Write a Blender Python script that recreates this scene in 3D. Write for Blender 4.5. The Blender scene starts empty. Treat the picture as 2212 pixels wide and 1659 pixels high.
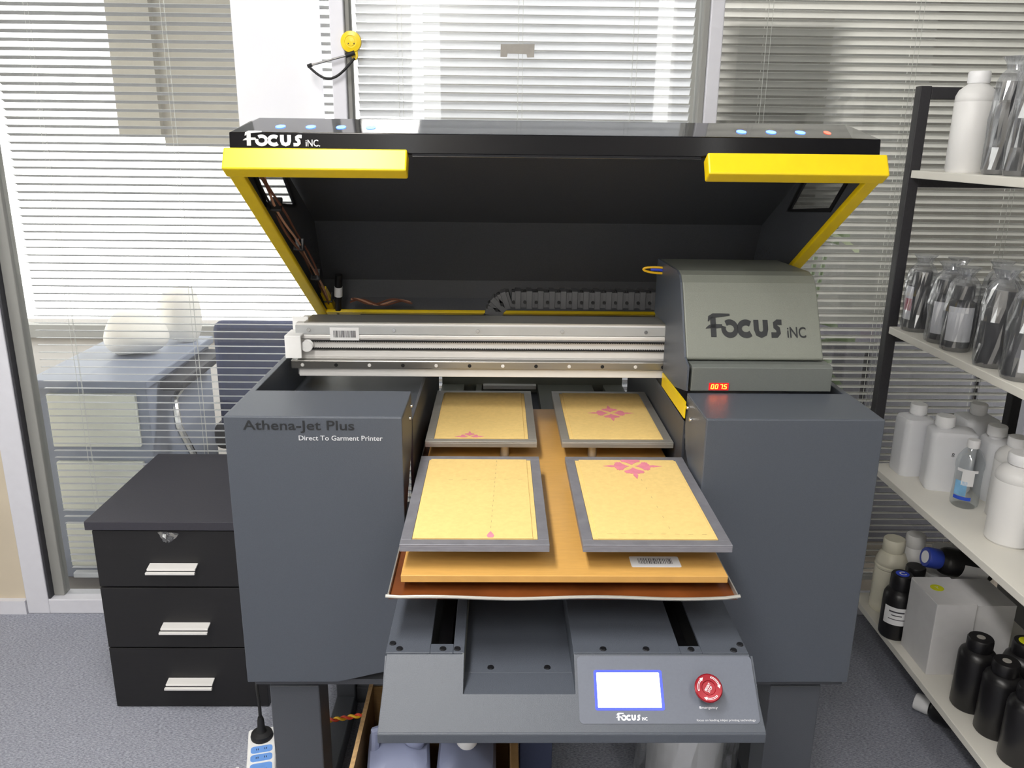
import bpy, bmesh, math, random
from mathutils import Vector, Matrix
from mathutils.geometry import tessellate_polygon
random.seed(7)
SC = bpy.context.scene
COL = SC.collection
PI = math.pi

# ---------------------------------------------------------------- camera
def camera():
    f, th, ps, ro = 1785.3, .2857, .0173, .0112
    F = Vector((math.sin(ps)*math.cos(th), math.cos(ps)*math.cos(th), -math.sin(th)))
    R0 = Vector((math.cos(ps), -math.sin(ps), 0)); U0 = R0.cross(F)
    r = R0*math.cos(ro)+U0*math.sin(ro); u = U0*math.cos(ro)-R0*math.sin(ro)
    cd = bpy.data.cameras.new('camera'); co = bpy.data.objects.new('camera', cd); COL.objects.link(co)
    cd.sensor_fit = 'HORIZONTAL'; cd.sensor_width = 36; cd.lens = f/2212*36
    cd.clip_start = .02; cd.clip_end = 100
    m = Matrix((r, u, -F)).transposed().to_4x4(); m.translation = (0, 0, 1.5)
    co.matrix_world = m; SC.camera = co
camera()

# ---------------------------------------------------------------- world, lights, exposure
wd = bpy.data.worlds.new('World'); SC.world = wd; wd.use_nodes = True
wd.node_tree.nodes['Background'].inputs[0].default_value = (1.0, .985, .95, 1)
wd.node_tree.nodes['Background'].inputs[1].default_value = 4.0
SC.view_settings.view_transform = 'Standard'; SC.view_settings.look = 'None'
SC.view_settings.exposure = 0.3; SC.view_settings.gamma = 1.0; SC.view_settings.use_curve_mapping = False
LAMPS = [(-.53, .80, 2.69, 34), (-.53, -.75, 2.69, 34), (.95, -.75, 2.69, 9)]
OFFICE_W = 62.0
LAMP_COL = (1.0, .97, .93)

# ---------------------------------------------------------------- materials
def lin(c):
    if isinstance(c, str):
        c = [int(c[i:i+2], 16)/255 for i in (0, 2, 4)]
    return tuple((x/12.92 if x <= .04045 else ((x+.055)/1.055)**2.4) for x in c[:3])+(1,)
MATS = {}
def mat(name, col, rough=.5, metal=0, vary=.06, scale=30, bump=0, bscale=400, emit=0, ecol=None, stretch=None, spec=.5, trans=0, coat=0):
    m = bpy.data.materials.new(name); m.use_nodes = True; nt = m.node_tree; N = nt.nodes; L = nt.links
    b = N['Principled BSDF']
    b.inputs['Roughness'].default_value = rough; b.inputs['Metallic'].default_value = metal
    b.inputs['Specular IOR Level'].default_value = spec
    if coat: b.inputs['Coat Weight'].default_value = coat; b.inputs['Coat Roughness'].default_value = .05
    c = lin(col)
    tc = N.new('ShaderNodeTexCoord'); mp = N.new('ShaderNodeMapping'); L.new(tc.outputs['Object'], mp.inputs[0])
    if stretch: mp.inputs['Scale'].default_value = stretch
    n = N.new('ShaderNodeTexNoise'); n.inputs['Scale'].default_value = scale; n.inputs['Detail'].default_value = 4
    L.new(mp.outputs[0], n.inputs['Vector'])
    r = N.new('ShaderNodeValToRGB')
    r.color_ramp.elements[0].position = .3; r.color_ramp.elements[1].position = .7
    r.color_ramp.elements[0].color = tuple(x*(1-vary) for x in c[:3])+(1,)
    r.color_ramp.elements[1].color = tuple(min(1, x*(1+vary)) for x in c[:3])+(1,)
    L.new(n.outputs['Fac'], r.inputs[0]); L.new(r.outputs[0], b.inputs['Base Color'])
    if bump:
        n2 = N.new('ShaderNodeTexNoise'); n2.inputs['Scale'].default_value = bscale; n2.inputs['Detail'].default_value = 3
        L.new(mp.outputs[0], n2.inputs['Vector'])
        bp = N.new('ShaderNodeBump'); bp.inputs['Strength'].default_value = bump; bp.inputs['Distance'].default_value = .002
        L.new(n2.outputs['Fac'], bp.inputs['Height']); L.new(bp.outputs[0], b.inputs['Normal'])
    if emit:
        b.inputs['Emission Color'].default_value = lin(ecol or col); b.inputs['Emission Strength'].default_value = emit
    if trans: b.inputs['Transmission Weight'].default_value = trans
    MATS[name] = m
    return m
def glassmat(name, tint=(1, 1, 1), refl=.06, rough=.02, haze=0.0, hazecol=(.8, .8, .8)):
    m = bpy.data.materials.new(name); m.use_nodes = True; nt = m.node_tree; N = nt.nodes; L = nt.links
    N.remove(N['Principled BSDF']); out = N['Material Output']
    t = N.new('ShaderNodeBsdfTransparent'); t.inputs[0].default_value = tint+(1,)
    g = N.new('ShaderNodeBsdfGlossy'); g.inputs['Roughness'].default_value = rough
    fr = N.new('ShaderNodeLayerWeight'); fr.inputs[0].default_value = .5
    n = N.new('ShaderNodeTexNoise'); n.inputs['Scale'].default_value = 6
    pw = N.new('ShaderNodeMath'); pw.operation = 'POWER'; pw.inputs[1].default_value = 5; L.new(fr.outputs['Facing'], pw.inputs[0])
    ml = N.new('ShaderNodeMath'); ml.operation = 'MULTIPLY_ADD'; ml.inputs[1].default_value = .55; ml.inputs[2].default_value = refl
    L.new(pw.outputs[0], ml.inputs[0])
    mx = N.new('ShaderNodeMixShader'); L.new(ml.outputs[0], mx.inputs[0]); L.new(t.outputs[0], mx.inputs[1]); L.new(g.outputs[0], mx.inputs[2])
    last = mx
    if haze:
        d = N.new('ShaderNodeBsdfDiffuse'); d.inputs[0].default_value = hazecol+(1,)
        tl = N.new('ShaderNodeBsdfTranslucent'); tl.inputs[0].default_value = hazecol+(1,)
        m2 = N.new('ShaderNodeMixShader'); L.new(d.outputs[0], m2.inputs[1]); L.new(tl.outputs[0], m2.inputs[2])
        m3 = N.new('ShaderNodeMixShader'); L.new(mx.outputs[0], m3.inputs[1]); L.new(m2.outputs[0], m3.inputs[2])
        hz = N.new('ShaderNodeMath'); hz.operation = 'MULTIPLY'; hz.inputs[1].default_value = haze*2; L.new(n.outputs['Fac'], hz.inputs[0])
        L.new(hz.outputs[0], m3.inputs[0]); last = m3
    L.new(last.outputs[0], out.inputs[0]); MATS[name] = m
    return m
def translucent(name, col, amt=.5, rough=.5):
    m = mat(name, col, rough, vary=.03, scale=8); nt = m.node_tree; N = nt.nodes; L = nt.links
    b = N['Principled BSDF']; out = N['Material Output']
    t = N.new('ShaderNodeBsdfTranslucent'); t.inputs[0].default_value = lin(col)
    mx = N.new('ShaderNodeMixShader'); mx.inputs[0].default_value = amt
    L.new(b.outputs[0], mx.inputs[1]); L.new(t.outputs[0], mx.inputs[2]); L.new(mx.outputs[0], out.inputs[0])
    return m

mat('paint_grey', '4b5059', .38, vary=.05, scale=700, bump=.25, bscale=900)
mat('paint_shaded', '626663', .42, vary=.05, scale=700, bump=.25, bscale=900)  # hood paint darkened: shade painted into the carriage's upright base
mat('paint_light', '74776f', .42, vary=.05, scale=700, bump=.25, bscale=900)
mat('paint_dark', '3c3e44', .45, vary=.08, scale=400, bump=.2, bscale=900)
mat('lid_inner', '484a50', .55, vary=.08, scale=300, bump=.2, bscale=700)
mat('black_void', '0b0b0d', .7)
mat('gloss_black', '0f0f13', .06, vary=.02, coat=.3, spec=.5)
mat('lip_black', '0c0c10', .12, vary=.02, spec=.22)
mat('yellow', 'e6c50a', .35, vary=.03)
mat('steel', 'b4b2ac', .38, metal=.7, vary=.06, scale=20, stretch=(1, 30, 30))
mat('steel_dark', '92929a', .45, metal=.55, vary=.1, scale=14, stretch=(3, 3, 20))
mat('rail_steel', '9a9894', .3, metal=.85, vary=.06, scale=8, stretch=(1, 30, 30))
mat('chrome', 'd8d8d8', .12, metal=1, vary=.03)
mat('flange_grey', 'b4b6b8', .4, metal=.2, vary=.03)
mat('alu_white', 'e2e0de', .42, metal=.15, vary=.03, scale=12, stretch=(1, 20, 40))
mat('white_plastic', 'ececec', .4, vary=.02)
mat('pad', 'dfc07a', .75, vary=.05, scale=120, bump=.08, bscale=500)
mat('board_orange', 'c89a54', .3, vary=.05, scale=40, stretch=(1, 6, 1))
mat('tray_brown', '7a431f', .25, metal=.3, vary=.25, scale=12)
mat('pink', 'd98092', .7, vary=.08, scale=60)
mat('pencil', 'a89468', .9, vary=.1)
mat('black_plastic', '1a1a1c', .42, vary=.08, scale=80)
mat('black_rubber', '141416', .65, vary=.08)
mat('chain_grey', '4c4c4e', .5, vary=.1, scale=60)
mat('screw', '2b2c30', .35, metal=.7)
mat('text_dark', '1f2124', .5)
mat('text_light', 'd2d4d8', .4, vary=.02)
mat('text_white', 'f4f4fa', .5, vary=.01)
mat('silver', 'c8cacd', .3, metal=.7, vary=.03)
mat('label_white', 'e6e6e8', .55, vary=.02)
mat('ink', '404048', .7)
mat('screen', 'f2f6ff', .3, emit=3.2, ecol='dfe8ff')
mat('screen_glow', '3a46e0', .3, emit=1.0, ecol='3a48ff')
mat('led_blue', '3050ff', .3, emit=9, ecol='3a5cff')
mat('led_red', 'd8453a', .3, emit=1.6, ecol='ff6a50')
mat('digit', 'ff9a30', .3, emit=9, ecol='ff7a20')
mat('digit_back', '5a0a0a', .3, emit=.9, ecol='ff1a20')
mat('red_glow', 'e02020', .3, emit=1.2, ecol='ff2030')
mat('panel_film', '5f6470', .4, vary=.03, scale=300)
mat('red_cap', '8e0c1e', .25, metal=.3, vary=.05)
mat('wire_brown', '6a4030', .5); mat('wire_tan', 'b98a70', .5); mat('wire_red', 'd2442a', .45); mat('wire_yellow', 'eebb18', .45); mat('wire_blue', '2a40c8', .4)
mat('drawer_black', '161517', .5, vary=.12, scale=25, stretch=(1, 8, 8), bump=.05)
mat('drawer_top', '33323a', .5, vary=.08, scale=200, bump=.1)
mat('carpet', '9698a4', .95, vary=.0, scale=60)
mat('ceiling_tile', 'e4e4e2', .9, vary=.02, scale=60)
mat('wall_white', 'dcd9d2', .8, vary=.02, scale=10)
mat('wall_grey', '8f8f8c', .85, vary=.03, scale=8)
mat('wall_dark', '6c6a64', .85, vary=.06, scale=4)
mat('frame_white', 'd0d0d8', .35, vary=.02)
mat('office_floor', '5c554c', .5, vary=.1, scale=5)
mat('gasket', '35353a', .6)
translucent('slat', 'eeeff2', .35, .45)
translucent('slat_backlit', 'c4c5c8', .08, .45)  # same slats, greyed to look backlit by the windows behind
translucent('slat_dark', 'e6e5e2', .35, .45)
mat('cord', 'd6d6d2', .7)
mat('door_cream', 'c6baa6', .6, vary=.04, scale=5)
translucent('paper', 'fbfbff', .55)
mat('tape', '9a9690', .7, vary=.08, scale=40)
mat('shelf_black', '2e2d31', .5, vary=.12, scale=150, bump=.1)
mat('shelf_white', 'e6e3da', .45, vary=.02, scale=8)
translucent('jug_white', 'f4f5f9', .12, .45)
translucent('jug_shaded', '8b92ae', .2, .45)  # white jug dimmed bluish: shade under the printer painted in
translucent('bottle_white', 'f4f3f2', .15, .4)
mat('bottle_cream', 'efead6', .4, vary=.03)
mat('bottle_black', '19181a', .35, vary=.15, scale=30)
mat('cap_blue', '2a3f9a', .4); mat('dot_blue', '2f4fe0', .5); mat('dot_yellow', 'd6d81e', .5); mat('cap_red', 'b8281e', .4)
mat('cap_white', 'f0f0f2', .4); mat('label_blue', '7fb4dc', .5, vary=.25, scale=25); mat('label_navy', '2a52c8', .5); mat('label_red', 'b83050', .5)
mat('carton_white', 'd4d3d4', .7, vary=.03, scale=30)
mat('carton_grey', '9aa0ac', .7, vary=.05)
mat('cardboard', '8a6a42', .8, vary=.12, scale=40, stretch=(1, 1, 6))
mat('cardboard_edge', 'b8966a', .85, vary=.2, scale=120)
mat('stand_grey', '4a4d54', .45, vary=.06, scale=500, bump=.2)
mat('stand_blue', '343c58', .5, vary=.08, scale=200)
mat('socket_blue', '6f9fe6', .45); mat('cabinet_grey', '8a93a6', .5, vary=.04); mat('cabinet_pale', 'f2f5e6', .55, vary=.03)
mat('chair_black', '20222c', .6, vary=.15, scale=60); mat('chair_navy', '27345c', .75, vary=.15, scale=80, bump=.2)
mat('leaf', '5f7050', .45, vary=.25, scale=10); mat('leaf_pale', 'b4bda0', .45, vary=.15, scale=10); mat('pot', 'b0a898', .6); mat('soil', '3a2c20', .9)
mat('cloth_white', 'fbf8f2', .8, vary=.05, scale=6)
mat('soffit', 'a09c92', .8, vary=.06, scale=4)
glassmat('glass', (.97, .98, .98), .07, .015, .03, (.75, .74, .70))
glassmat('smoked', (.62, .62, .62), .06, .05)
glassmat('film', (.92, .93, .95), .25, .10, .12, (.85, .87, .92))
glassmat('pet', (.93, .95, .96), .12, .05, .05, (.8, .84, .88))

def carpet_nodes():
    m = MATS['carpet']; nt = m.node_tree; N = nt.nodes; L = nt.links; b = N['Principled BSDF']
    tc = N.new('ShaderNodeTexCoord'); mp = N.new('ShaderNodeMapping'); mp.inputs['Scale'].default_value = (130, 420, 1)
    L.new(tc.outputs['Object'], mp.inputs[0])
    n = N.new('ShaderNodeTexNoise'); n.inputs['Scale'].default_value = 1; n.inputs['Detail'].default_value = 5; n.inputs['Roughness'].default_value = .7
    L.new(mp.outputs[0], n.inputs['Vector'])
    n2 = N.new('ShaderNodeTexNoise'); n2.inputs['Scale'].default_value = 2.2; n2.inputs['Detail'].default_value = 3
    L.new(tc.outputs['Object'], n2.inputs['Vector'])
    r = N.new('ShaderNodeValToRGB'); r.color_ramp.elements[0].position = .34; r.color_ramp.elements[1].position = .66
    r.color_ramp.elements[0].color = lin('6a6d7a'); r.color_ramp.elements[1].color = lin('bcbfcc')
    L.new(n.outputs['Fac'], r.inputs[0])
    r2 = N.new('ShaderNodeValToRGB'); r2.color_ramp.elements[0].color = (.86, .86, .86, 1); r2.color_ramp.elements[1].color = (1.1, 1.1, 1.1, 1)
    L.new(n2.outputs['Fac'], r2.inputs[0])
    mx = N.new('ShaderNodeMixRGB'); mx.blend_type = 'MULTIPLY'; mx.inputs[0].default_value = 1
    L.new(r.outputs[0], mx.inputs[1]); L.new(r2.outputs[0], mx.inputs[2]); L.new(mx.outputs[0], b.inputs['Base Color'])
    bp = N.new('ShaderNodeBump'); bp.inputs['Strength'].default_value = .6; bp.inputs['Distance'].default_value = .006
    L.new(n.outputs['Fac'], bp.inputs['Height']); L.new(bp.outputs[0], b.inputs['Normal'])
carpet_nodes()

# ---------------------------------------------------------------- mesh helpers
class MB:
    def __init__(s): s.v = []; s.f = []
    def add(s, vs, fs):
        k = len(s.v); s.v += [tuple(p) for p in vs]; s.f += [tuple(i+k for i in q) for q in fs]; return s
    def box(s, x0, x1, y0, y1, z0, z1):
        vs = [(x, y, z) for z in (z0, z1) for y in (y0, y1) for x in (x0, x1)]
        return s.add(vs, [(0, 2, 3, 1), (4, 5, 7, 6), (0, 1, 5, 4), (2, 6, 7, 3), (0, 4, 6, 2), (1, 3, 7, 5)])
    def hexa(s, b, t):   # two quads, corner to corner
        return s.add(list(b)+list(t), [(3, 2, 1, 0), (4, 5, 6, 7), (0, 1, 5, 4), (1, 2, 6, 5), (2, 3, 7, 6), (3, 0, 4, 7)])
    def poly(s, outer, holes, fn, t0, t1):   # flat polygon with holes, given thickness; fn(a, b, t) -> xyz
        loops = [outer]+list(holes); pts = [p for l in loops for p in l]
        tris = tessellate_polygon([[Vector((a, b, 0)) for a, b in l] for l in loops])
        n = len(pts)
        vs = [fn(a, b, t0) for a, b in pts]+[fn(a, b, t1) for a, b in pts]
        fs = [tuple(t) for t in tris]+[tuple(i+n for i in reversed(t)) for t in tris]
        k = 0
        for l in loops:
            for i in range(len(l)):
                j = (i+1) % len(l); fs.append((k+i, k+j, n+k+j, n+k+i))
            k += len(l)
        return s.add(vs, fs)
    def cyl(s, p0, p1, r0, r1=None, n=16, caps=True):
        r1 = r0 if r1 is None else r1
        p0 = Vector(p0); p1 = Vector(p1); d = (p1-p0).normalized()
        a = d.orthogonal().normalized(); b = d.cross(a)
        vs = []
        for p, r in ((p0, r0), (p1, r1)):
            for i in range(n):
                t = 2*PI*i/n; vs.append(p+a*r*math.cos(t)+b*r*math.sin(t))
        fs = [(i, (i+1) % n, n+(i+1) % n, n+i) for i in range(n)]
        if caps: fs += [tuple(range(n-1, -1, -1)), tuple(range(n, 2*n))]
        return s.add(vs, fs)
    def lathe(s, prof, c=(0, 0, 0), n=24, axis='z', sx=1, sy=1, jit=None):
        vs = []; m = len(prof)
        for r, h in prof:
            for i in range(n):
                t = 2*PI*i/n; rr = r*(jit(t, h) if jit else 1)
                a, b = rr*math.cos(t)*sx, rr*math.sin(t)*sy
                vs.append({'z': (c[0]+a, c[1]+b, c[2]+h), 'y': (c[0]+a, c[1]+h, c[2]+b), 'x': (c[0]+h, c[1]+a, c[2]+b)}[axis])
        fs = [(k*n+i, k*n+(i+1) % n, (k+1)*n+(i+1) % n, (k+1)*n+i) for k in range(m-1) for i in range(n)]
        fs += [tuple(range(n-1, -1, -1)), tuple(range((m-1)*n, m*n))]
        return s.add(vs, fs)
    def tube(s, pts, r, n=8):
        P = [Vector(p) for p in pts]; vs = []; up = None
        for i, p in enumerate(P):
            d = (P[min(i+1, len(P)-1)]-P[max(i-1, 0)]).normalized()
            if up is None: up = d.orthogonal().normalized()
            up = (up-d*up.dot(d)).normalized(); b = d.cross(up)
            for k in range(n):
                t = 2*PI*k/n; vs.append(p+up*r*math.cos(t)+b*r*math.sin(t))
        fs = [(i*n+k, i*n+(k+1) % n, (i+1)*n+(k+1) % n, (i+1)*n+k) for i in range(len(P)-1) for k in range(n)]
        fs += [tuple(range(n-1, -1, -1)), tuple(range((len(P)-1)*n, len(P)*n))]
        return s.add(vs, fs)
    def mesh(s, name, org=(0, 0, 0), smooth=False):
        me = bpy.data.meshes.new(name)
        me.from_pydata([(p[0]-org[0], p[1]-org[1], p[2]-org[2]) for p in s.v], [], s.f)
        bm = bmesh.new(); bm.from_mesh(me); bmesh.ops.recalc_face_normals(bm, faces=bm.faces); bm.to_mesh(me); bm.free()
        if smooth:
            for p in me.polygons: p.use_smooth = True
            me.set_sharp_from_angle(angle=math.radians(38)) if hasattr(me, 'set_sharp_from_angle') else None
        me.update(); return me
ORG = {}     # object -> world position of its origin (unrotated things)
def link(name, me, m, parent=None, loc=(0, 0, 0), bevel=0, world=True, seg=2):
    o = bpy.data.objects.new(name, me); COL.objects.link(o)
    if m and not me.materials: me.materials.append(MATS[m])
    po = ORG.get(parent.name, Vector((0, 0, 0))) if (parent and world) else Vector((0, 0, 0))
    if parent: o.parent = parent
    o.location = Vector(loc)-po
    ORG[o.name] = Vector(loc)
    if bevel:
        b = o.modifiers.new('bevel', 'BEVEL'); b.width = bevel; b.segments = seg; b.limit_method = 'ANGLE'; b.angle_limit = math.radians(40)
        b.harden_normals = False
    return o
def obj(name, mb, m, parent=None, bevel=0, smooth=False, seg=2):
    xs = [p[0] for p in mb.v]; ys = [p[1] for p in mb.v]; zs = [p[2] for p in mb.v]
    org = ((min(xs)+max(xs))/2, (min(ys)+max(ys))/2, min(zs))
    return link(name, mb.mesh(name, org, smooth), m, parent, org, bevel, True, seg)
def tag(o, label, cat=None, group=None, kind=None):
    if label: o['label'] = label
    if cat: o['category'] = cat
    if group: o['group'] = group
    if kind: o['kind'] = kind
    return o
def thing(name, label, cat, loc, group=None, rot=(0, 0, 0)):
    o = bpy.data.objects.new(name, None); COL.objects.link(o); o.empty_display_size = .05
    o.location = loc; o.rotation_euler = rot; ORG[o.name] = Vector(loc)
    return tag(o, label, cat, group)
def struct(name, mb, m, label=None, bevel=0):
    o = obj(name, mb, m, None, bevel); o['kind'] = 'structure'
    if label: o['label'] = label
    return o
def text_poly(body, size, extr=.0004, bold=0.0, align='LEFT', shear=0):
    cu = bpy.data.curves.new('t', 'FONT'); cu.body = body; cu.size = size; cu.extrude = extr; cu.offset = bold
    cu.align_x = align; cu.shear = shear; cu.resolution_u = 3
    o = bpy.data.objects.new('t', cu); COL.objects.link(o)
    dg = bpy.context.evaluated_depsgraph_get(); me = bpy.data.meshes.new_from_object(o.evaluated_get(dg))
    vs = [tuple(v.co) for v in me.vertices]; fs = [tuple(p.vertices) for p in me.polygons]
    bpy.data.objects.remove(o); bpy.data.curves.remove(cu); bpy.data.meshes.remove(me)
    return vs, fs
def place_text(name, body, width, height, org, xd, yd, m, parent, extr=.0004, bold=0.0):
    vs, fs = text_poly(body, 1, .0, bold)
    x0 = min(v[0] for v in vs); x1 = max(v[0] for v in vs); y0 = min(v[1] for v in vs); y1 = max(v[1] for v in vs)
    X = Vector(xd).normalized(); Y = Vector(yd).normalized(); Z = X.cross(Y); O = Vector(org)
    mb = MB(); mb.add([O+X*((v[0]-x0)/(x1-x0)*width)+Y*((v[1]-y0)/(y1-y0)*height)+Z*extr for v in vs], fs)
    return obj(name, mb, m, parent)
def ribbon(pts, ws):
    n = len(pts); L = []; R = []
    for i, (x, y) in enumerate(pts):
        a = pts[max(i-1, 0)]; b = pts[min(i+1, n-1)]
        dx, dy = b[0]-a[0], b[1]-a[1]; l = math.hypot(dx, dy); w = ws[i] if isinstance(ws, (list, tuple)) else ws
        L.append((x-dy/l*w/2, y+dx/l*w/2)); R.append((x+dy/l*w/2, y-dx/l*w/2))
    return L+R[::-1]
def arc(cx, cy, rx, ry, a0, a1, n=22):
    return [(cx+rx*math.cos(math.radians(a0+(a1-a0)*i/n)), cy+ry*math.sin(math.radians(a0+(a1-a0)*i/n))) for i in range(n+1)]
def focus_polys():
    P = [ribbon([(.40, 0), (.40, .40), (.40, .86)], [.28, .28, .28]),
         ribbon([(.14, .66), (.22, .82), (.42, .91), (.8, .93), (1.28, .95)], [.03, .17, .19, .15, .08]),
         ribbon([(0, .36), (.2, .44), (.45, .46), (.86, .47)], [.02, .14, .18, .15]),
         ribbon(arc(1.25, .36, .33, .28, 160, 488), .23),
         ribbon(arc(2.08, .36, .34, .27, 48, 315), .25),
         ribbon([(2.62, .74), (2.62, .34), (2.68, .17), (2.86, .1), (3.04, .17), (3.1, .34), (3.1, .74)], .26),
         ribbon([(3.95, .64), (3.72, .65), (3.6, .58), (3.61, .46), (3.74, .36), (3.76, .2), (3.66, .1), (3.38, .1)], .23)]
    return P
def focus_logo(parent, m, org, yd, width, height, incw, dot=True, thick=.0008):
    O = Vector(org); Y = Vector(yd).normalized(); X = Vector((1, 0, 0)); Z = X.cross(Y)
    sx = width/4.0; sy = height/1.0
    for p in focus_polys():
        mb = MB(); mb.poly(p, [], lambda a, b, t: O+X*a*sx+Y*b*sy+Z*t, .0001, thick); obj('logo_letter', mb, m, parent)
    vs, fs = text_poly('iNC.' if dot else 'iNC', 1, 0, .012)
    x0 = min(v[0] for v in vs); x1 = max(v[0] for v in vs); y1 = max(v[1] for v in vs)
    mb = MB(); mb.add([O+X*(width*1.05+(v[0]-x0)/(x1-x0)*incw)+Y*(v[1]/y1*height*.45)+Z*thick for v in vs], fs)
    obj('logo_letter', mb, m, parent)

# ================================================================ SETTING
GY = 2.44
# floor, ceiling, walls of the printer room and the office beyond the glass
struct('floor', MB().box(-2.8, 1.78, -1.5, 2.44, -.06, 0), 'carpet', 'blue-grey loop pile carpet floor')
struct('floor_office', MB().box(-7, 3.2, 2.44, 7.0, -.06, 0), 'office_floor', 'brown floor of the office beyond the glass')
struct('ceiling', MB().box(-7, 3.2, -1.5, 7.0, 2.75, 2.85), 'ceiling_tile', 'white ceiling')
bw = MB(); W1 = (-.63, -.42); W2 = (1.09, 1.22)      # unseen openings added behind the camera to mirror bright columns in the glass
for a, b in ((-2.7, W1[0]), (W1[1], W2[0]), (W2[1], 1.78)): bw.box(a, b, -1.42, -1.30, 0, 2.75)
for a, b in (W1, W2): bw.box(a, b, -1.42, -1.30, 0, .8)
struct('wall_back', bw, 'wall_white', 'white wall behind the camera with two slots added for bright reflections')
lw = MB().box(-2.8, -2.7, -1.42, .1, 0, 2.75).box(-2.8, -2.7, 1.75, 2.42, 0, 2.75).box(-2.8, -2.7, .1, 1.75, 0, .75).box(-2.8, -2.7, .1, 1.75, 2.35, 2.75)
struct('wall_left', lw, 'wall_white', 'white side wall with a wide opening added for daylight')
struct('window_4', MB().box(-2.76, -2.754, .1, 1.75, .75, 2.35), 'glass', 'unseen window added in the left wall for daylight fill')  # added out of view to bring cool daylight from the left
struct('wall_right', MB().box(1.66, 1.78, -1.42, 2.42, 0, 2.75), 'wall_grey', 'grey side wall beside the shelving')
fw = MB().box(-.55, 3.2, 6.3, 6.4, 0, 2.75); fw.box(-7, -.55, 6.3, 6.4, 0, .1); fw.box(-7, -.55, 6.3, 6.4, 2.45, 2.75)
for x in (-5.6, -4.2): fw.box(x-.04, x+.04, 6.32, 6.38, .1, 2.45)
struct('wall_far', fw, 'wall_grey', 'far office wall with wide bright windows')
struct('wall_office_right', MB().box(3.1, 3.2, 2.5, 6.3, 0, 2.75), 'wall_dark', 'grey end wall of the office beyond the glass')
struct('trim_1', MB().box(-2.19, -1.95, 5.0, 5.3, 1.50, 2.75).box(-1.95, -1.47, 5.05, 5.2, 1.45, 2.75), 'soffit', 'grey boxed-in beam in the bright office beyond the left blind')

# aluminium frame of the glass partition
def frame(name, a, m='frame_white', label=None):
    return struct(name, MB().box(*a), m, label, .003)
frame('trim_2', (-1.533, -1.462, 2.405, 2.475, 0, 2.75), label='white aluminium corner post of the glass partition')
frame('trim_3', (-1.462, 1.66, 2.405, 2.475, 0, .052), label='white aluminium bottom rail of the glass partition')
frame('trim_4', (-.459, -.421, 2.405, 2.475, .052, 2.75), label='white aluminium mullion beside the yellow disc')
frame('trim_5', (.566, .603, 2.405, 2.475, .052, 2.75), label='white aluminium mullion right of the centre blind')
frame('trim_6', (.549, .566, 2.415, 2.475, .052, 2.75), 'wall_grey')
frame('trim_7', (-.421, -.409, 2.425, 2.475, .052, 2.75), 'wall_grey')
frame('trim_8', (-1.462, -1.454, 2.408, 2.45, .052, 2.75), 'gasket', label='black rubber gasket beside the corner post')
frame('trim_9', (-1.454, -1.420, 2.430, 2.47, .052, 2.75), 'wall_grey')
for n, (a, b) in enumerate(((-1.454, -.459), (-.409, .549), (.603, 1.66))):
    w = struct('window_%d' % (n+1), MB().box(a, b, GY, GY+.006, .052, 2.75), 'glass',
               ('left', 'centre', 'right')[n]+' clear glass pane of the partition, blind behind it')
struct('door_1', MB().box(-2.7, -1.535, 2.42, 2.46, .045, 2.75), 'door_cream', 'cream door panel left of the corner post', .002)
struct('baseboard_left', MB().box(-2.7, -1.535, 2.40, 2.46, 0, .048), 'frame_white', 'white sill under the cream door panel')

# venetian blinds, every slat an object
def slat_mesh(x0, x1, w=.025):
    mb = MB(); n = 4; vs = []
    for x in (x0, x1):
        for k in range(n+1):
            t = k/n-.5; vs.append((x, t*w, .0022*(1-4*t*t)))
        for k in range(n, -1, -1):
            t = k/n-.5; vs.append((x, t*w, .0022*(1-4*t*t)-.0011))
    m = 2*(n+1)
    fs = [(i, (i+1) % m, m+(i+1) % m, m+i) for i in range(m)]+[tuple(range(m)), tuple(range(2*m-1, m-1, -1))]
    mb.add(vs, fs); return mb.mesh('slat')
def blind(label, x0, x1, tilt, m, cords, yb=2.482, z0=.10, z1=2.16, pitch=.0229):
    t = thing('venetian_blind', label, 'blind', ((x0+x1)/2, yb, z0))
    xc = (x0+x1)/2; me = slat_mesh(x0-xc, x1-xc); me.materials.append(MATS[m])
    z = z0+.03
    while z < z1:
        o = bpy.data.objects.new('slat', me); COL.objects.link(o); o.parent = t
        o.location = (0, 0, z-z0); o.rotation_euler = (-tilt+random.uniform(-.02, .02), random.uniform(-.0012, .0012), 0)
        z += pitch
    obj('bottom_rail', MB().box(x0, x1, yb-.012, yb+.012, z0-.006, z0+.012), m, t, .003)
    obj('head_rail', MB().box(x0, x1, yb-.02, yb+.02, z1, z1+.04), m, t, .002)
    for c in cords:
        for dy in (-.0135, .0135):
            obj('ladder_cord', MB().cyl((c, yb+dy, z0), (c, yb+dy, z1), .0007, n=6), 'cord', t)
        obj('lift_cord', MB().cyl((c+.012, yb-.0145, z0), (c+.012, yb-.0145, z1), .0006, n=6), 'cord', t)
    return t
R = math.radians
blind('venetian blind with open slats behind the left glass pane', -1.405, -.466, R(15), 'slat_backlit', (-1.30, -.93, -.60))
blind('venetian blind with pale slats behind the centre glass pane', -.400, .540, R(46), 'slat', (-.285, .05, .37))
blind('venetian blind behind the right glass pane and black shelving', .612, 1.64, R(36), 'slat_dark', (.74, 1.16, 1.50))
tag(obj('paper_sheet', MB().box(-.728, -.489, 2.432, 2.4335, 1.42, 2.3), 'paper'), 'blank white paper sheet hung on the left glass above the printer', 'paper')
tp = MB(); tp.poly([(0, 0), (.018, 0), (.02, .009), (.072, .008), (.074, -.001), (.093, 0), (.094, .034), (.001, .033)], [], lambda a, b, t: (a, 2.4385-t, 1.7225+b), 0, .001)
tag(obj('torn_tape', tp, 'tape'), 'torn grey tape scrap stuck on the centre glass', 'tape')

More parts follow.
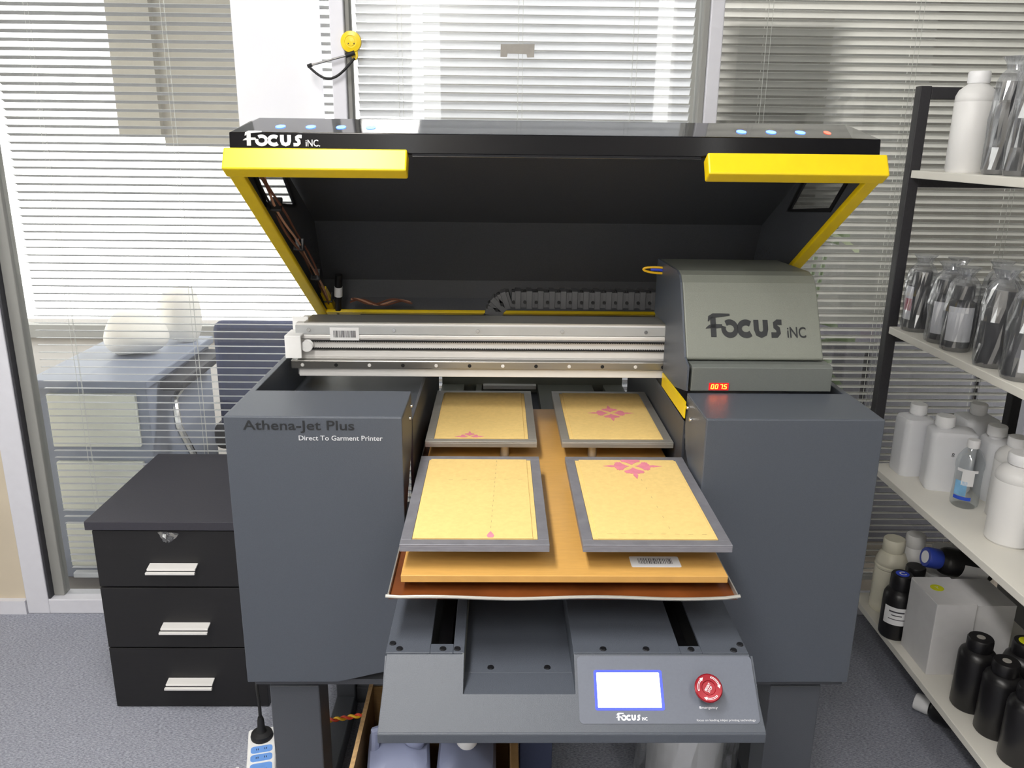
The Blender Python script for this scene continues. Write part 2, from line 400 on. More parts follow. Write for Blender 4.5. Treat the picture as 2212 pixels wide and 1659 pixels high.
# yellow disc with a looped cable on the mullion
t = thing('wall_alarm', 'yellow round plastic disc with looped black cable on the mullion', 'alarm', (-.402, 2.41, 1.69))
obj('disc', MB().lathe([(.0275, 0), (.0285, -.004), (.027, -.010), (.016, -.013), (.0155, -.0115), (.0115, -.0115), (.011, -.0135), (.0, -.0145)], (-.402, 2.4045, 1.752), 28, 'y'), 'yellow', t, smooth=True)
tb = MB(); tb.poly([(-.018, .012), (.018, .012), (.019, -.010), (.012, -.022), (.002, -.022), (-.004, -.006)], [], lambda a, b, q: (-.400+a*.8, 2.4045-q, 1.722+b*.75), 0, .008)
obj('tab', tb, 'yellow', t, .001)
for dx in (-.006, .009): obj('eye_hole', MB().cyl((-.402+dx, 2.393, 1.747), (-.402+dx, 2.390, 1.747), .0016, n=8), 'text_dark', t)
obj('sleeve', MB().cyl((-.392, 2.389, 1.724), (-.416, 2.389, 1.716), .006), 'black_rubber', t, smooth=True)
obj('metal_rod', MB().cyl((-.412, 2.389, 1.717), (-.514, 2.389, 1.690), .0032, .003), 'chrome', t, smooth=True)
obj('end_cap', MB().cyl((-.508, 2.389, 1.692), (-.520, 2.389, 1.688), .0048), 'black_rubber', t, smooth=True)
cb = [(-.517+.125*s, 2.388, 1.688-.046*math.sin(PI*min(1, s*1.0))*(1-.25*s)+.022*s) for s in [i/20 for i in range(21)]]
obj('cable', MB().tube(cb, .0034), 'black_rubber', t, smooth=True)

# ================================================================ OFFICE BEYOND THE GLASS
t = thing('filing_cabinet', 'grey three-drawer cabinet with pale fronts behind the left blind', 'cabinet', (-1.36, 2.9, 0))
obj('body', MB().box(-1.53, -1.165, 2.64, 3.25, 0, .705), 'cabinet_grey', t, .006)
obj('top', MB().box(-1.545, -1.15, 2.61, 3.27, .705, .735), 'cabinet_grey', t, .006)
for z0, z1 in ((.055, .215), (.272, .445), (.50, .685)):
    obj('drawer_front', MB().box(-1.49, -1.20, 2.622, 2.64, z0, z1), 'cabinet_pale', t, .003)
t = thing('office_chair', 'dark navy office chair with tubular arm behind the left blind', 'chair', (-.85, 2.95, 0))
obj('backrest', MB().box(-.985, -.52, 2.78, 2.85, .50, .895), 'chair_navy', t, .03, seg=4)
obj('seat', MB().box(-1.04, -.5, 2.85, 3.35, .40, .50), 'chair_black', t, .03, seg=4)
obj('arm', MB().tube([(-1.12, 3.2, .66), (-1.12, 2.9, .67), (-1.11, 2.72, .64), (-1.08, 2.66, .56), (-1.03, 2.64, .46), (-1.0, 2.65, .34), (-.99, 2.66, .2), (-.99, 2.66, .02)], .012), 'chrome', t, smooth=True)
obj('arm_pad', MB().box(-1.16, -1.08, 2.72, 3.2, .665, .70), 'chair_black', t, .012)
obj('back_brace', MB().box(-1.0, -.5, 2.72, 2.74, .40, .425), 'chrome', t, .004)
obj('column', MB().cyl((-.78, 3.1, .06), (-.78, 3.1, .42), .03), 'chair_black', t)
for k in range(5):
    a = k*2*PI/5
    obj('foot', MB().hexa([(-.78+.03*math.cos(a+1.57), 3.1+.03*math.sin(a+1.57), .03), (-.78+.27*math.cos(a+.06), 3.1+.27*math.sin(a+.06), .03), (-.78+.27*math.cos(a-.06), 3.1+.27*math.sin(a-.06), .03), (-.78-.03*math.cos(a+1.57), 3.1-.03*math.sin(a+1.57), .03)],
        [(-.78+.03*math.cos(a+1.57), 3.1+.03*math.sin(a+1.57), .07), (-.78+.27*math.cos(a+.06), 3.1+.27*math.sin(a+.06), .05), (-.78+.27*math.cos(a-.06), 3.1+.27*math.sin(a-.06), .05), (-.78-.03*math.cos(a+1.57), 3.1-.03*math.sin(a+1.57), .07)]), 'chair_black', t)
def lump(name, c, rx, ry, rz, m, seed, label=None, cat=None):
    rnd = random.Random(seed); ph = [rnd.uniform(0, 6) for _ in range(6)]
    prof = [(math.sin(PI*k/24)*1.0+.001, -math.cos(PI*k/24)) for k in range(25)]
    mb = MB(); vs = []
    mb.lathe(prof, (0, 0, 0), 36)
    mb.v = [(c[0]+x*rx*(1+.10*math.sin(2*x+ph[0])+.06*math.sin(3*z+ph[1])), c[1]+y*ry*(1+.08*math.sin(3*z+ph[2])), c[2]+max(z, -.82)*rz*(1+.10*math.sin(2.5*x+ph[3]))) for x, y, z in mb.v]
    zb = min(p[2] for p in mb.v); mb.v = [(p[0], p[1], p[2]-zb+c[2]-rz*.82) for p in mb.v]
    o = obj(name, mb, m, None, smooth=True); tag(o, label, cat); return o
lump('cloth_bundle', (-1.33, 2.98, .735+.82*.085), .115, .095, .085, 'cloth_white', 3, 'white cloth bundle on the grey cabinet beyond the glass', 'bundle')
lump('plush_cushion', (-1.235, 3.175, .735+.82*.12), .085, .085, .12, 'cloth_white', 5, 'round white cushion on the rear of the grey cabinet', 'cushion')
t = thing('notice_board', 'dark board standing behind the upper part of the right blind', 'board', (.78, 2.54, 0))
obj('panel', MB().box(.63, .95, 2.53, 2.545, 1.20, 1.865), 'wall_dark', t, .002)
obj('stand_leg', MB().box(.65, .68, 2.533, 2.543, 0, 1.20), 'wall_dark', t); obj('stand_leg', MB().box(.90, .93, 2.533, 2.543, 0, 1.20), 'wall_dark', t)
t = thing('gap_backing', 'dark cabinet shape added behind the right blind to darken its gaps', 'cabinet', (1.2, 3.1, 0))  # made-up cabinet, keeps the lower slat gaps dark
obj('body', MB().box(.50, 2.2, 2.93, 3.3, 0, .80), 'drawer_top', t, .004)
for k in range(4): obj('cabinet_door', MB().box(.52+.42*k, .92+.42*k, 2.915, 2.93, .06, .77), 'drawer_top', t, .003)
# plant behind the right blind
t = thing('potted_plant', 'leafy potted plant behind the right blind and the printer', 'plant', (1.02, 2.78, 0))
obj('pot', MB().lathe([(.09, 0), (.12, .22), (.13, .24), (.12, .24), (.1, .21)], (1.02, 2.78, 0)), 'pot', t, smooth=True)
for k in range(5):
    obj('stem', MB().tube([(1.02+.02*math.cos(k), 2.78+.02*math.sin(k), .2), (1.0+.05*math.cos(k*1.3), 2.78+.04*math.sin(k*1.3), .7), (1.0+.1*math.cos(k*1.3), 2.78+.06*math.sin(k*1.3), 1.15)], .007, 6), 'leaf', t, smooth=True)
for k in range(34):
    z = random.uniform(.55, 1.3); a = random.uniform(0, 2*PI); l = random.uniform(.10, .17); wv = l*.28; dr = random.uniform(-.5, .5)
    bx, by = 1.0+.08*math.cos(a), 2.78+.05*math.sin(a)
    pts = []
    mb = MB(); vs = []; n = 6
    for i in range(n+1):
        s = i/n; w2 = wv*math.sin(PI*min(1, s*.96+.04)); rr = l*s; zz = z+rr*dr-.25*rr*s
        px, py = bx+rr*math.cos(a), by+rr*math.sin(a)*.5
        vs += [(px-w2*math.sin(a), py+w2*math.cos(a)*.5, zz+.01*s), (px, py, zz-.008), (px+w2*math.sin(a), py-w2*math.cos(a)*.5, zz+.012*s)]
    mb.add(vs, [(3*i+j, 3*i+j+1, 3*i+j+4, 3*i+j+3) for i in range(n) for j in (0, 1)])
    obj('leaf', mb, 'leaf' if k % 3 else 'leaf_pale', t, smooth=True)

# unseen light added in the office to shine through the blind slats
for i, (x, y) in enumerate(((.62, 3.3),)):
    t = thing('slat_backlight', 'added backlight for the blind slats in the office beyond the glass', 'lamp', (x, y, 2.69))
    obj('housing', MB().box(x-.62, x+.62, y-.16, y+.16, 2.71, 2.75), 'frame_white', t, .004)
    ld = bpy.data.lights.new('tube_light', 'AREA'); ld.shape = 'RECTANGLE'; ld.size = 1.18; ld.size_y = .28; ld.energy = OFFICE_W; ld.color = LAMP_COL
    lo = bpy.data.objects.new('tube_light', ld); COL.objects.link(lo); lo.parent = t; lo.location = (0, 0, .01)
# ceiling lamps of the room (out of frame, they light it)
for i, (x, y, z, LAMP_W) in enumerate(LAMPS):
    t = thing('ceiling_light', ('front left', 'rear left', 'rear right')[i]+' fluorescent ceiling light of the printer room', 'lamp', (x, y, z), 'ceiling lights')
    h = MB().box(x-.16, x+.16, y-.62, y+.62, z+.02, z+.06); obj('housing', h, 'frame_white', t, .004)
    ld = bpy.data.lights.new('tube_light', 'AREA'); ld.shape = 'RECTANGLE'; ld.size = .28; ld.size_y = 1.18; ld.energy = LAMP_W; ld.color = LAMP_COL
    lo = bpy.data.objects.new('tube_light', ld); COL.objects.link(lo); lo.parent = t; lo.location = (0, 0, .01)

# ================================================================ PRINTER
PR = thing('garment_printer', 'large grey garment printer with open yellow-trimmed lid and four platens', 'printer', (.105, 1.65, .44))
LX0, LX1, RX0, RX1 = -.489, -.1716, .3747, .698
ZT, ZB = 1.025, .4745
def screw(p, nrm, r, parent, m='screw', h=.002):
    p = Vector(p); n = Vector(nrm).normalized()
    return obj('screw', MB().cyl(p, p+n*h, r, r*.85, 12), m, parent, smooth=True)
# ---- side housings
def housing(name, x0, x1, inner):
    T = .004
    mb = MB()
    # front panel, lower inner corner cut off
    if inner > 0: out = [(x0, ZB), (x1-.14, ZB), (x1-.03, ZB+.028), (x1, ZB+.03), (x1, ZT), (x0, ZT)]
    else: out = [(x0+.0, ZB+.03), (x0+.03, ZB+.028), (x0+.14, ZB), (x1, ZB), (x1, ZT), (x0, ZT)]
    mb.poly(out, [], lambda a, b, t: (a, 1.40+t, b), 0, T)
    o = obj(name, mb, 'paint_grey', PR, .0025)
    obj('top_plate', MB().box(x0, x1, 1.404, 1.562, ZT-T, ZT), 'paint_grey', o, .0015)
    xo = x0 if inner > 0 else x1-.012
    obj('outer_wall', MB().box(xo, xo+.012, 1.404, 2.25, ZB, ZT-.0005), 'paint_grey', o, .0015)
    xi = x1-T if inner > 0 else x0
    fl = MB().poly([(1.404, ZT-T), (1.562, ZT-T), (1.560, .955), (1.545, .915), (1.404, .80)], [], lambda a, b, t: (xi+t, a, b), 0, T)
    obj('inner_flange', fl, 'paint_grey', o, .001)
    obj('inner_shelf', MB().box(x0+.012 if inner > 0 else x0+.004, x1-.004 if inner > 0 else x1-.012, 1.565, 2.2, .925, .935), 'paint_grey', o, .001)
    xf = x1-.006 if inner > 0 else x0
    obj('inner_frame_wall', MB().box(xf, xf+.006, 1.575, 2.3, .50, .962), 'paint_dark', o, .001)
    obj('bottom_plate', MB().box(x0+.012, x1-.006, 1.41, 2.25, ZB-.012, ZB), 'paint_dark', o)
    xs = x1+.0005 if inner > 0 else x0-.0005
    for dy, dz in ((1.515, .985), (1.545, 1.0)):
        screw((xs, dy, dz-.0), (1 if inner > 0 else -1, 0, 0), .0045, o, 'chrome', .003)
    return o
hl = housing('side_housing', LX0, LX1, 1)
hr = housing('side_housing', RX0, RX1, -1)
place_text('lettering', 'Athena-Jet Plus', .198, .0235, (-.455, 1.3995, .995), (1, 0, 0), (0, 0, 1), 'text_dark', hl, bold=.012)
place_text('lettering', 'Direct To Garment Printer', .150, .0095, (-.357, 1.3995, .981), (1, 0, 0), (0, 0, 1), 'text_light', hl, bold=.008)
rg = obj('status_lamp', MB().box(-.186, -.176, 1.47, 1.50, .845, .915), 'red_glow', hl)
obj('lamp_board', MB().box(-.19, -.1765, 1.465, 1.505, .922, .94), 'label_white', hl)
obj('guard_strip', MB().hexa([(.3685, 1.55, .976), (.371, 1.55, .976), (.371, 1.785, .974), (.3685, 1.785, .974)], [(.3685, 1.55, 1.010), (.371, 1.55, 1.010), (.371, 1.785, 1.004), (.3685, 1.785, 1.004)]), 'yellow', hr)

# ---- bed: base plate pieces, channel, control panel
PZ = .755
bed = obj('bed_plate', MB().box(-.168, -.101, 1.088, 2.4, PZ-.006, PZ).box(-.101, -.066, 1.088, 1.112, PZ-.006, PZ).box(-.066, -.049, 1.088, 2.4, PZ-.006, PZ), 'paint_grey', PR, .001)
obj('bed_plate', MB().box(.117, .281, 1.088, 2.4, PZ-.006, PZ).box(.281, .314, 1.088, 1.107, PZ-.006, PZ).box(.314, .384, 1.088, 2.4, PZ-.006, PZ), 'paint_grey', PR, .001)
obj('channel_floor', MB().box(-.049, .117, 1.096, 2.4, .707, .715), 'paint_grey', bed, .0005)
obj('channel_side', MB().box(-.051, -.049, 1.088, 2.4, .707, PZ-.001), 'paint_light', bed)  # lit wall: light painted in with the paler grey
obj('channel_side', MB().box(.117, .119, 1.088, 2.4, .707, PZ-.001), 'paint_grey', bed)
obj('underframe', MB().box(-.165, .38, 1.09, 2.38, .64, .70), 'black_void', bed)
for xa, xb in ((-.168, -.101), (-.066, -.049), (.117, .281), (.314, .372)): obj('deck_plate', MB().box(xa, xb, 2.07, 2.38, PZ, .80), 'paint_light', bed, .001)
obj('channel_cover', MB().box(-.049, .117, 2.07, 2.39, .715, .775), 'paint_grey', bed, .001)
obj('end_wall', MB().box(-.168, .372, 2.38, 2.392, .70, .855), 'paint_light', bed, .001)
obj('end_bar', MB().box(-.045, .113, 2.36, 2.38, .79, .802), 'white_plastic', bed, .001)
obj('slide_rail', MB().box(-.094, -.073, 1.12, 2.35, .70, .718), 'screw', bed)
obj('slide_rail', MB().box(.287, .308, 1.12, 2.35, .70, .718), 'screw', bed)
for x, y in ((-.160, 1.112), (-.148, 1.098), (-.082, 1.098), (-.060, 1.098), (.163, 1.098), (.229, 1.098), (.298, 1.097), (.363, 1.095), (.377, 1.110)):
    screw((x, y, PZ), (0, 0, 1), .0055, bed)
for x in (-.009, .079): screw((x, 1.108, .715), (0, 0, 1), .0055, bed)
# panel: slope from (1.085,.755) to (1.003,.680), lip down to .664
def PP(x, s, h=0):     # s metres down the slope from the top edge, h above it
    dy, dz = -.7379, -.6749
    return (x, 1.085+dy*s+dz*h, .755+dz*s-dy*h)
SL = .1111; SN = .0575
def slab(mb, x0, x1, xa, xb, s0, s1, th=.005):
    mb.hexa([PP(x0, s0, -th), PP(x1, s0, -th), PP(xb, s1, -th), PP(xa, s1, -th)], [PP(x0, s0), PP(x1, s0), PP(xb, s1), PP(xa, s1)])
pb = MB().poly([(-.166, 0), (-.049, 0), (-.049, SN), (.117, SN), (.117, 0), (.384, 0), (.392, SL), (-.171, SL)], [], lambda a, b, t: PP(a, b, t), -.005, 0)
cp = obj('control_panel', pb, 'paint_grey', PR, .0006)
obj('panel_lip', MB().box(-.171, .392, 1.0, 1.006, .664, .6805), 'paint_grey', cp, .002)
obj('panel_side', MB().poly([(1.085, .752), (1.006, .679), (1.006, .664), (1.085, .664)], [], lambda a, b, t: (-.1685+t, a, b), 0, .003), 'paint_grey', cp)
obj('panel_side', MB().poly([(1.085, .752), (1.006, .679), (1.006, .664), (1.085, .664)], [], lambda a, b, t: (.3865+t, a, b), 0, .003), 'paint_grey', cp)
nc = MB().hexa([(-.049, 1.040, .709), (.117, 1.040, .709), (.117, 1.096, .709), (-.049, 1.096, .709)], [(-.049, 1.0435, .715), (.117, 1.0435, .715), (.117, 1.0955, .715), (-.049, 1.0955, .715)])
obj('notch_floor', nc, 'paint_grey', cp)
obj('notch_side', MB().poly([(1.0435, .715), (1.088, .715), (1.088, .754), (1.085, .754)], [], lambda a, b, t: (-.0515+t, a, b), 0, .0025), 'paint_light', cp)  # paler grey paints the light on this notch wall
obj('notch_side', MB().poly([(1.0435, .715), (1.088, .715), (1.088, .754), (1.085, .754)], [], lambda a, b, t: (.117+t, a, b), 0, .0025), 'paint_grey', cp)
# film overlay, screen, lettering
def rrect(x0, x1, s0, s1, r=.006, n=5):
    P = []
    for cx, cy, a in ((x1-r, s1-r, 0), (x0+r, s1-r, 90), (x0+r, s0+r, 180), (x1-r, s0+r, 270)):
        P += [(cx+r*math.cos(R(a+90*i/n)), cy+r*math.sin(R(a+90*i/n))) for i in range(n+1)]
    return P
obj('panel_film', MB().poly(rrect(.1215, .3855, .003, .099), [], lambda a, b, t: PP(a, b, t), .0001, .0009), 'panel_film', cp)
obj('screen_halo', MB().poly(rrect(.1455, .2475, .0235, .0805, .003), [], lambda a, b, t: PP(a, b, t), .001, .0013), 'screen_glow', cp)  # blue glow around the screen, built as an emissive rim
obj('screen', MB().poly(rrect(.1495, .2432, .0272, .0768, .001), [], lambda a, b, t: PP(a, b, t), .0013, .0018), 'screen', cp)
YD = (0, .7379, .6749)
focus_logo(cp, 'text_white', PP(.175, .0945, .001), YD, .036, .0105, .008, False, .0003)
place_text('lettering', 'Emergency', .0265, .0045, PP(.299, .0795, .0011), (1, 0, 0), YD, 'text_white', cp)
place_text('lettering', 'focus on leading inkjet printing technology', .0865, .004, PP(.2925, .0965, .0011), (1, 0, 0), YD, 'text_light', cp)
# emergency button
NV = Vector((0, -.6749, .7379)); BC = Vector(PP(.311, .053, .001))
def disc_prof(mbprof, c, n=28):
    mb = MB(); X = Vector((1, 0, 0)); Y = Vector(YD); vs = []; m = len(mbprof)
    for r, h in mbprof:
        for i in range(n):
            a = 2*PI*i/n; vs.append(c+X*r*math.cos(a)+Y*r*math.sin(a)+NV*h)
    fs = [(k*n+i, k*n+(i+1) % n, (k+1)*n+(i+1) % n, (k+1)*n+i) for k in range(m-1) for i in range(n)]+[tuple(range((m-1)*n, m*n))]
    return mb.add(vs, fs)
obj('button_collar', disc_prof([(.0145, 0), (.0145, .006), (.0125, .0075), (.0125, .015), (.0, .015)], BC), 'chrome', cp, smooth=True)
obj('emergency_button', disc_prof([(.012, .013), (.0195, .0145), (.0205, .0165), (.0205, .0195), (.019, .021), (.0105, .0212), (.0095, .0200), (.0, .0200)], BC), 'red_cap', cp, smooth=True)
for k in range(3):
    a0 = 75-120*k
    ring = arc(0, 0, .0155, .0155, a0, a0-62, 10)
    mb = MB(); poly = ribbon(ring, [.0024]*11)
    hx, hy = ring[-1]; ta = R(a0-62); tx, ty = math.sin(ta), -math.cos(ta)
    inner = ribbon(arc(0, 0, .0155, .0155, a0-4, a0-58, 10), [.0012]*11)
    mb.poly(poly, [inner], lambda a, b, t: BC+Vector((1, 0, 0))*a+Vector(YD)*b+NV*t, .0212, .0215)
    mb.poly([(hx+.0026*math.cos(ta), hy+.0026*math.sin(ta)), (hx-.0026*math.cos(ta), hy-.0026*math.sin(ta)), (hx+tx*.0045, hy+ty*.0045)], [], lambda a, b, t: BC+Vector((1, 0, 0))*a+Vector(YD)*b+NV*t, .0212, .0215)
    obj('arrow_mark', mb, 'text_white', cp)
c8 = Vector((math.cos(R(60)), 0, 0)); XD = Vector((1, 0, 0))*math.cos(R(55))+Vector(YD)*math.sin(R(55)); YB = -Vector((1, 0, 0))*math.sin(R(55))+Vector(YD)*math.cos(R(55))
place_text('lettering', 'EMERGENCY', .013, .0036, BC+NV*.0202-XD*.0065+YB*.0004, XD, YB, 'text_white', cp, bold=.01)
place_text('lettering', 'STOP', .0095, .0036, BC+NV*.0202-XD*.0055-YB*.0042, XD, YB, 'text_white', cp, bold=.01)

# ---- drip tray, base board, platens
ty = MB(); TX0, TX1, TY0, TY1 = -.167, .372, 1.130, 2.05
ty.box(TX0, TX1, TY0, TY1, .822, .8235)
tray = obj('drip_tray', ty, 'tray_brown', PR)
wav = [(TX0-.004+(TX1-TX0+.008)*i/24, TY0-.002, .8255+.0018*math.sin(i*.55)+(.0025 if i in (0, 24) else 0)) for i in range(25)]
obj('tray_rim', MB().tube(wav, .0028), 'steel', tray, smooth=True)
obj('tray_rim', MB().box(TX0-.001, TX0+.001, TY0, TY1, .8235, .832), 'steel', tray)
obj('tray_rim', MB().box(TX1-.001, TX1+.001, TY0, TY1, .8235, .832), 'steel', tray)
brd = obj('base_board', MB().box(-.150, .362, 1.152, 1.99, .838, .850), 'board_orange', PR, .001)
for x in (-.12, .33):
    for y in (1.2, 1.9): obj('board_spacer', MB().cyl((x, y, .8235), (x, y, .838), .008), 'steel', brd)
lb = obj('barcode_label', MB().poly(rrect(.215, .295, 1.180, 1.215, .003), [], lambda a, b, t: (a, b, .850+t), .0001, .0004), 'label_white', brd)
def barcode(parent, fn, w, h, seed, name='barcode_bars'):
    rnd = random.Random(seed); mb = MB(); x = 0
    while x < w:
        bwid = rnd.choice((.0007, .0011, .0016)); mb.poly([(x, 0), (x+bwid, 0), (x+bwid, h), (x, h)], [], fn, 0, .0001); x += bwid+rnd.choice((.0008, .0012, .0018))
    return obj(name, mb, 'ink', parent)
barcode(brd, lambda a, b, t: (.228+a, 1.190+b, .8505+t), .055, .018, 4)
PXS = ((-.1533, .0823), (.1348, .3711)); PYS = ((1.172, 1.5507), (1.634, 2.0037)); PTZ = .893
def petal():
    return [(0, 0), (.10, .16), (.22, .27), (.40, .36), (.36, .42), (.42, .50), (.34, .52), (.36, .60), (.22, .60), (.16, .66), (.07, .64), (.10, .80), (0, 1.18),
            (-.10, .80), (-.07, .64), (-.16, .66), (-.22, .60), (-.36, .60), (-.34, .52), (-.42, .50), (-.36, .42), (-.40, .36), (-.22, .27), (-.10, .16)]
def motif(parent, cx, cy, s, z, ymin=None, ymax=None, which=(0, 1, 2, 3), sy=1.0):
    for k in which:
        a = k*PI/2; pts = []
        for px, py in petal():
            py = py*.92+.12
            x = px*math.cos(a)-py*math.sin(a); y = px*math.sin(a)+py*math.cos(a)
            X, Y = cx+x*s, cy+y*s*sy
            if ymin is not None: Y = max(Y, ymin)
            if ymax is not None: Y = min(Y, ymax)
            pts.append((X, Y))
        ded = [p for i, p in enumerate(pts) if p != pts[i-1]]
        obj('printed_petal', MB().poly(ded, [], lambda a_, b_, t: (a_, b_, z+t), .0002, .0005), 'pink', parent)
pads = {}
for i, (x0, x1) in enumerate(PXS):
    for j, (y0, y1) in enumerate(PYS):
        rim = .0175
        mb = MB(); mb.box(x0, x1, y0, y1, PTZ-.0125, PTZ-.003)
        mb.box(x0, x1, y0, y0+rim, PTZ-.003, PTZ).box(x0, x1, y1-rim, y1, PTZ-.003, PTZ).box(x0, x0+rim, y0+rim, y1-rim, PTZ-.003, PTZ).box(x1-rim, x1, y0+rim, y1-rim, PTZ-.003, PTZ)
        p = obj('platen', mb, 'steel_dark' if j == 0 else 'steel', PR, .0006)
        sh = .004 if i else -.004
        pd = obj('platen_pad', MB().box(x0+rim+.004+max(0, sh), x1-rim-.004+min(0, sh), y0+rim+.003, y1-rim-.002, PTZ-.003, PTZ+.0015), 'pad', p, .0008)
        obj('pad_under_sheet', MB().box(x0+rim+.0005, x1-rim-.0005, y0+rim+.004, y1-rim-.003, PTZ-.003, PTZ-.0004), 'pad', p)
        cx = (x0+x1)/2
        obj('support_post', MB().cyl((cx+.05 if i == 0 else cx-.05, y0+(.03 if j else .2), .85), (cx+.05 if i == 0 else cx-.05, y0+(.03 if j else .2), PTZ-.0125), .0095), 'steel', p, smooth=True)
        obj('support_bar', MB().box(x0+.05, x1-.05, y0+.1, y1-.06, .85, .862), 'board_orange', p, .001)
        pads[i, j] = p
ZP = PTZ+.0015
motif(pads[1, 1], .262, 1.825, .045, ZP, sy=1.05)
motif(pads[1, 0], .262, 1.497, .048, ZP, ymax=1.5307, sy=1.1)
motif(pads[0, 1], -.061, 1.661, .026, ZP, ymin=1.656, which=(0, 1, 3), sy=1.1)
obj('printed_petal', MB().poly([(-.004, 0), (-.006, .006), (-.004, .013), (0, .022), (.004, .013), (.006, .006), (.004, 0)], [], lambda a, b, t: (-.011+a, 1.1935+b, ZP+t), .0002, .0005), 'pink', pads[0, 0])
def dashes(parent, x0, y0, x1, y1, n, seed):
    mb = MB(); rnd = random.Random(seed); L = math.hypot(x1-x0, y1-y0); dx, dy = (x1-x0)/L, (y1-y0)/L
    for k in range(n):
        s = (k+.5)/n*L; l = .004; cx, cy = x0+dx*s, y0+dy*s
        mb.add([(cx-dx*l-dy*.0004, cy-dy*l+dx*.0004, ZP+.0003), (cx+dx*l-dy*.0004, cy+dy*l+dx*.0004, ZP+.0003), (cx+dx*l+dy*.0004, cy+dy*l-dx*.0004, ZP+.0003), (cx-dx*l+dy*.0004, cy-dy*l-dx*.0004, ZP+.0003)], [(0, 1, 2, 3)])
    o = obj('stitch_marks', mb, 'pencil', parent); return o
dashes(pads[0, 0], -.011, 1.22, -.002, 1.53, 15, 1); dashes(pads[0, 0], -.10, 1.425, .055, 1.43, 6, 2)
dashes(pads[1, 0], .17, 1.208, .345, 1.206, 8, 3); dashes(pads[1, 0], .283, 1.21, .268, 1.45, 6, 4)

# ---- carriage beam
BY = 1.82
bm_ = MB().box(-.455, .62, BY, BY+.09, .985, 1.104)
beam = obj('carriage_beam', bm_, 'alu_white', PR, .001)
obj('beam_flange', MB().box(-.455, .62, BY-.004, BY, 1.080, 1.100), 'flange_grey', beam, .0006)
obj('beam_rib', MB().box(-.455, .62, BY-.0045, BY, 1.0695, 1.079), 'alu_white', beam, .002)
obj('beam_rib', MB().box(-.455, .62, BY-.0025, BY, 1.027, 1.0415), 'alu_white', beam, .002)
obj('beam_foot', MB().box(-.45, .62, BY-.012, BY, .985, 1.003), 'alu_white', beam, .001)
rail = obj('linear_rail', MB().box(-.466, .62, BY-.020, BY, 1.004, 1.024), 'rail_steel', beam, .0025)
obj('top_plate', MB().box(-.435, .62, BY, BY+.085, 1.104, 1.107), 'steel', beam)
teeth = MB()
def belt(z, flip):
    mb = MB(); mb.box(-.43, .60, BY-.007, BY-.0005, z-.0012, z+.0012)
    x = -.428
    while x < .40:
        mb.box(x, x+.0026, BY-.007, BY-.0005, z+(.0012 if flip else -.0028), z+(.0028 if flip else -.0012)); x += .005
    return obj('toothed_belt', mb, 'black_rubber', beam)
belt(1.0655, False); belt(1.0462, True)
for x in (-.425, -.235, -.047, .143, .332): screw((x, BY-.0045, 1.090), (0, -1, 0), .0045, beam, 'chrome')
for k, x in enumerate((-.44, -.365, -.29, -.215, -.14, -.065, .01, .085, .16, .235, .31, .372)):
    screw((x, BY-.0203, 1.013), (0, -1, 0), .0042, beam, 'alu_white' if k % 2 == 0 else 'black_void', .0012)
lb = obj('barcode_label', MB().box(-.378, -.313, BY-.0056, BY-.0047, 1.066, 1.096), 'label_white', beam)
barcode(beam, lambda a, b, t: (-.370+a, BY-.0060-t, 1.0735+b), .050, .0155, 9)
# white end bracket with pulley
br = obj('end_bracket', MB().box(-.473, -.437, BY-.035, BY-.031, 1.032, 1.080).box(-.473, -.437, BY-.035, BY+.03, 1.079, 1.083).box(-.468, -.432, BY+.026, BY+.03, 1.083, 1.114).box(-.473, -.469, BY-.031, BY+.03, 1.032, 1.080), 'white_plastic', PR, .0012)
obj('pulley', MB().lathe([(.0125, -.008), (.0125, -.006), (.0085, -.005), (.0085, .005), (.0125, .006), (.0125, .008), (.003, .008)], (-.428, BY-.014, 1.056), 24, 'y'), 'white_plastic', br, smooth=True)

# ---- carriage
def car(prof, x0, x1): return MB().poly(prof, [], lambda a, b, t: (t, a, b), x0, x1)
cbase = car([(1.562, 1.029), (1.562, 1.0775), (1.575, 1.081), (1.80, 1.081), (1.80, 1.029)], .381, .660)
carr = obj('print_carriage', cbase, 'paint_shaded', PR, .0015)
hood = [(1.597, 1.083), (1.595, 1.089), (1.6005, 1.096), (1.668, 1.208), (1.680, 1.226), (1.697, 1.239), (1.72, 1.2445), (1.93, 1.240), (1.95, 1.2), (1.95, 1.083)]
obj('hood', car(hood, .376, .652), 'paint_light', carr, .004, smooth=False, seg=3)
obj('side_plate', MB().poly([(1.562, 1.029), (1.562, 1.079), (1.596, 1.09), (1.667, 1.208), (1.679, 1.2265), (1.697, 1.2395), (1.72, 1.245), (1.935, 1.2405), (1.935, 1.112), (1.796, 1.112), (1.796, .985), (1.77, .985)], [], lambda a, b, t: (.3745+t, a, b), -.003, .001), 'paint_grey', carr)
yd = (0, .067, .112); ydv = Vector(yd).normalized()
s0 = (1.126-1.096)/ydv.z
focus_logo(carr, 'text_dark', (.418, 1.6005+s0*ydv.y-.0003, 1.126), yd, .157, .050, .038, False, .0006)
mb = MB().box(.4165, .4555, 1.5605, 1.562, 1.0315, 1.046); obj('display_window', mb, 'digit_back', carr)
SEG = {'0': 'abcdef', '7': 'abc', '5': 'afgcd'}
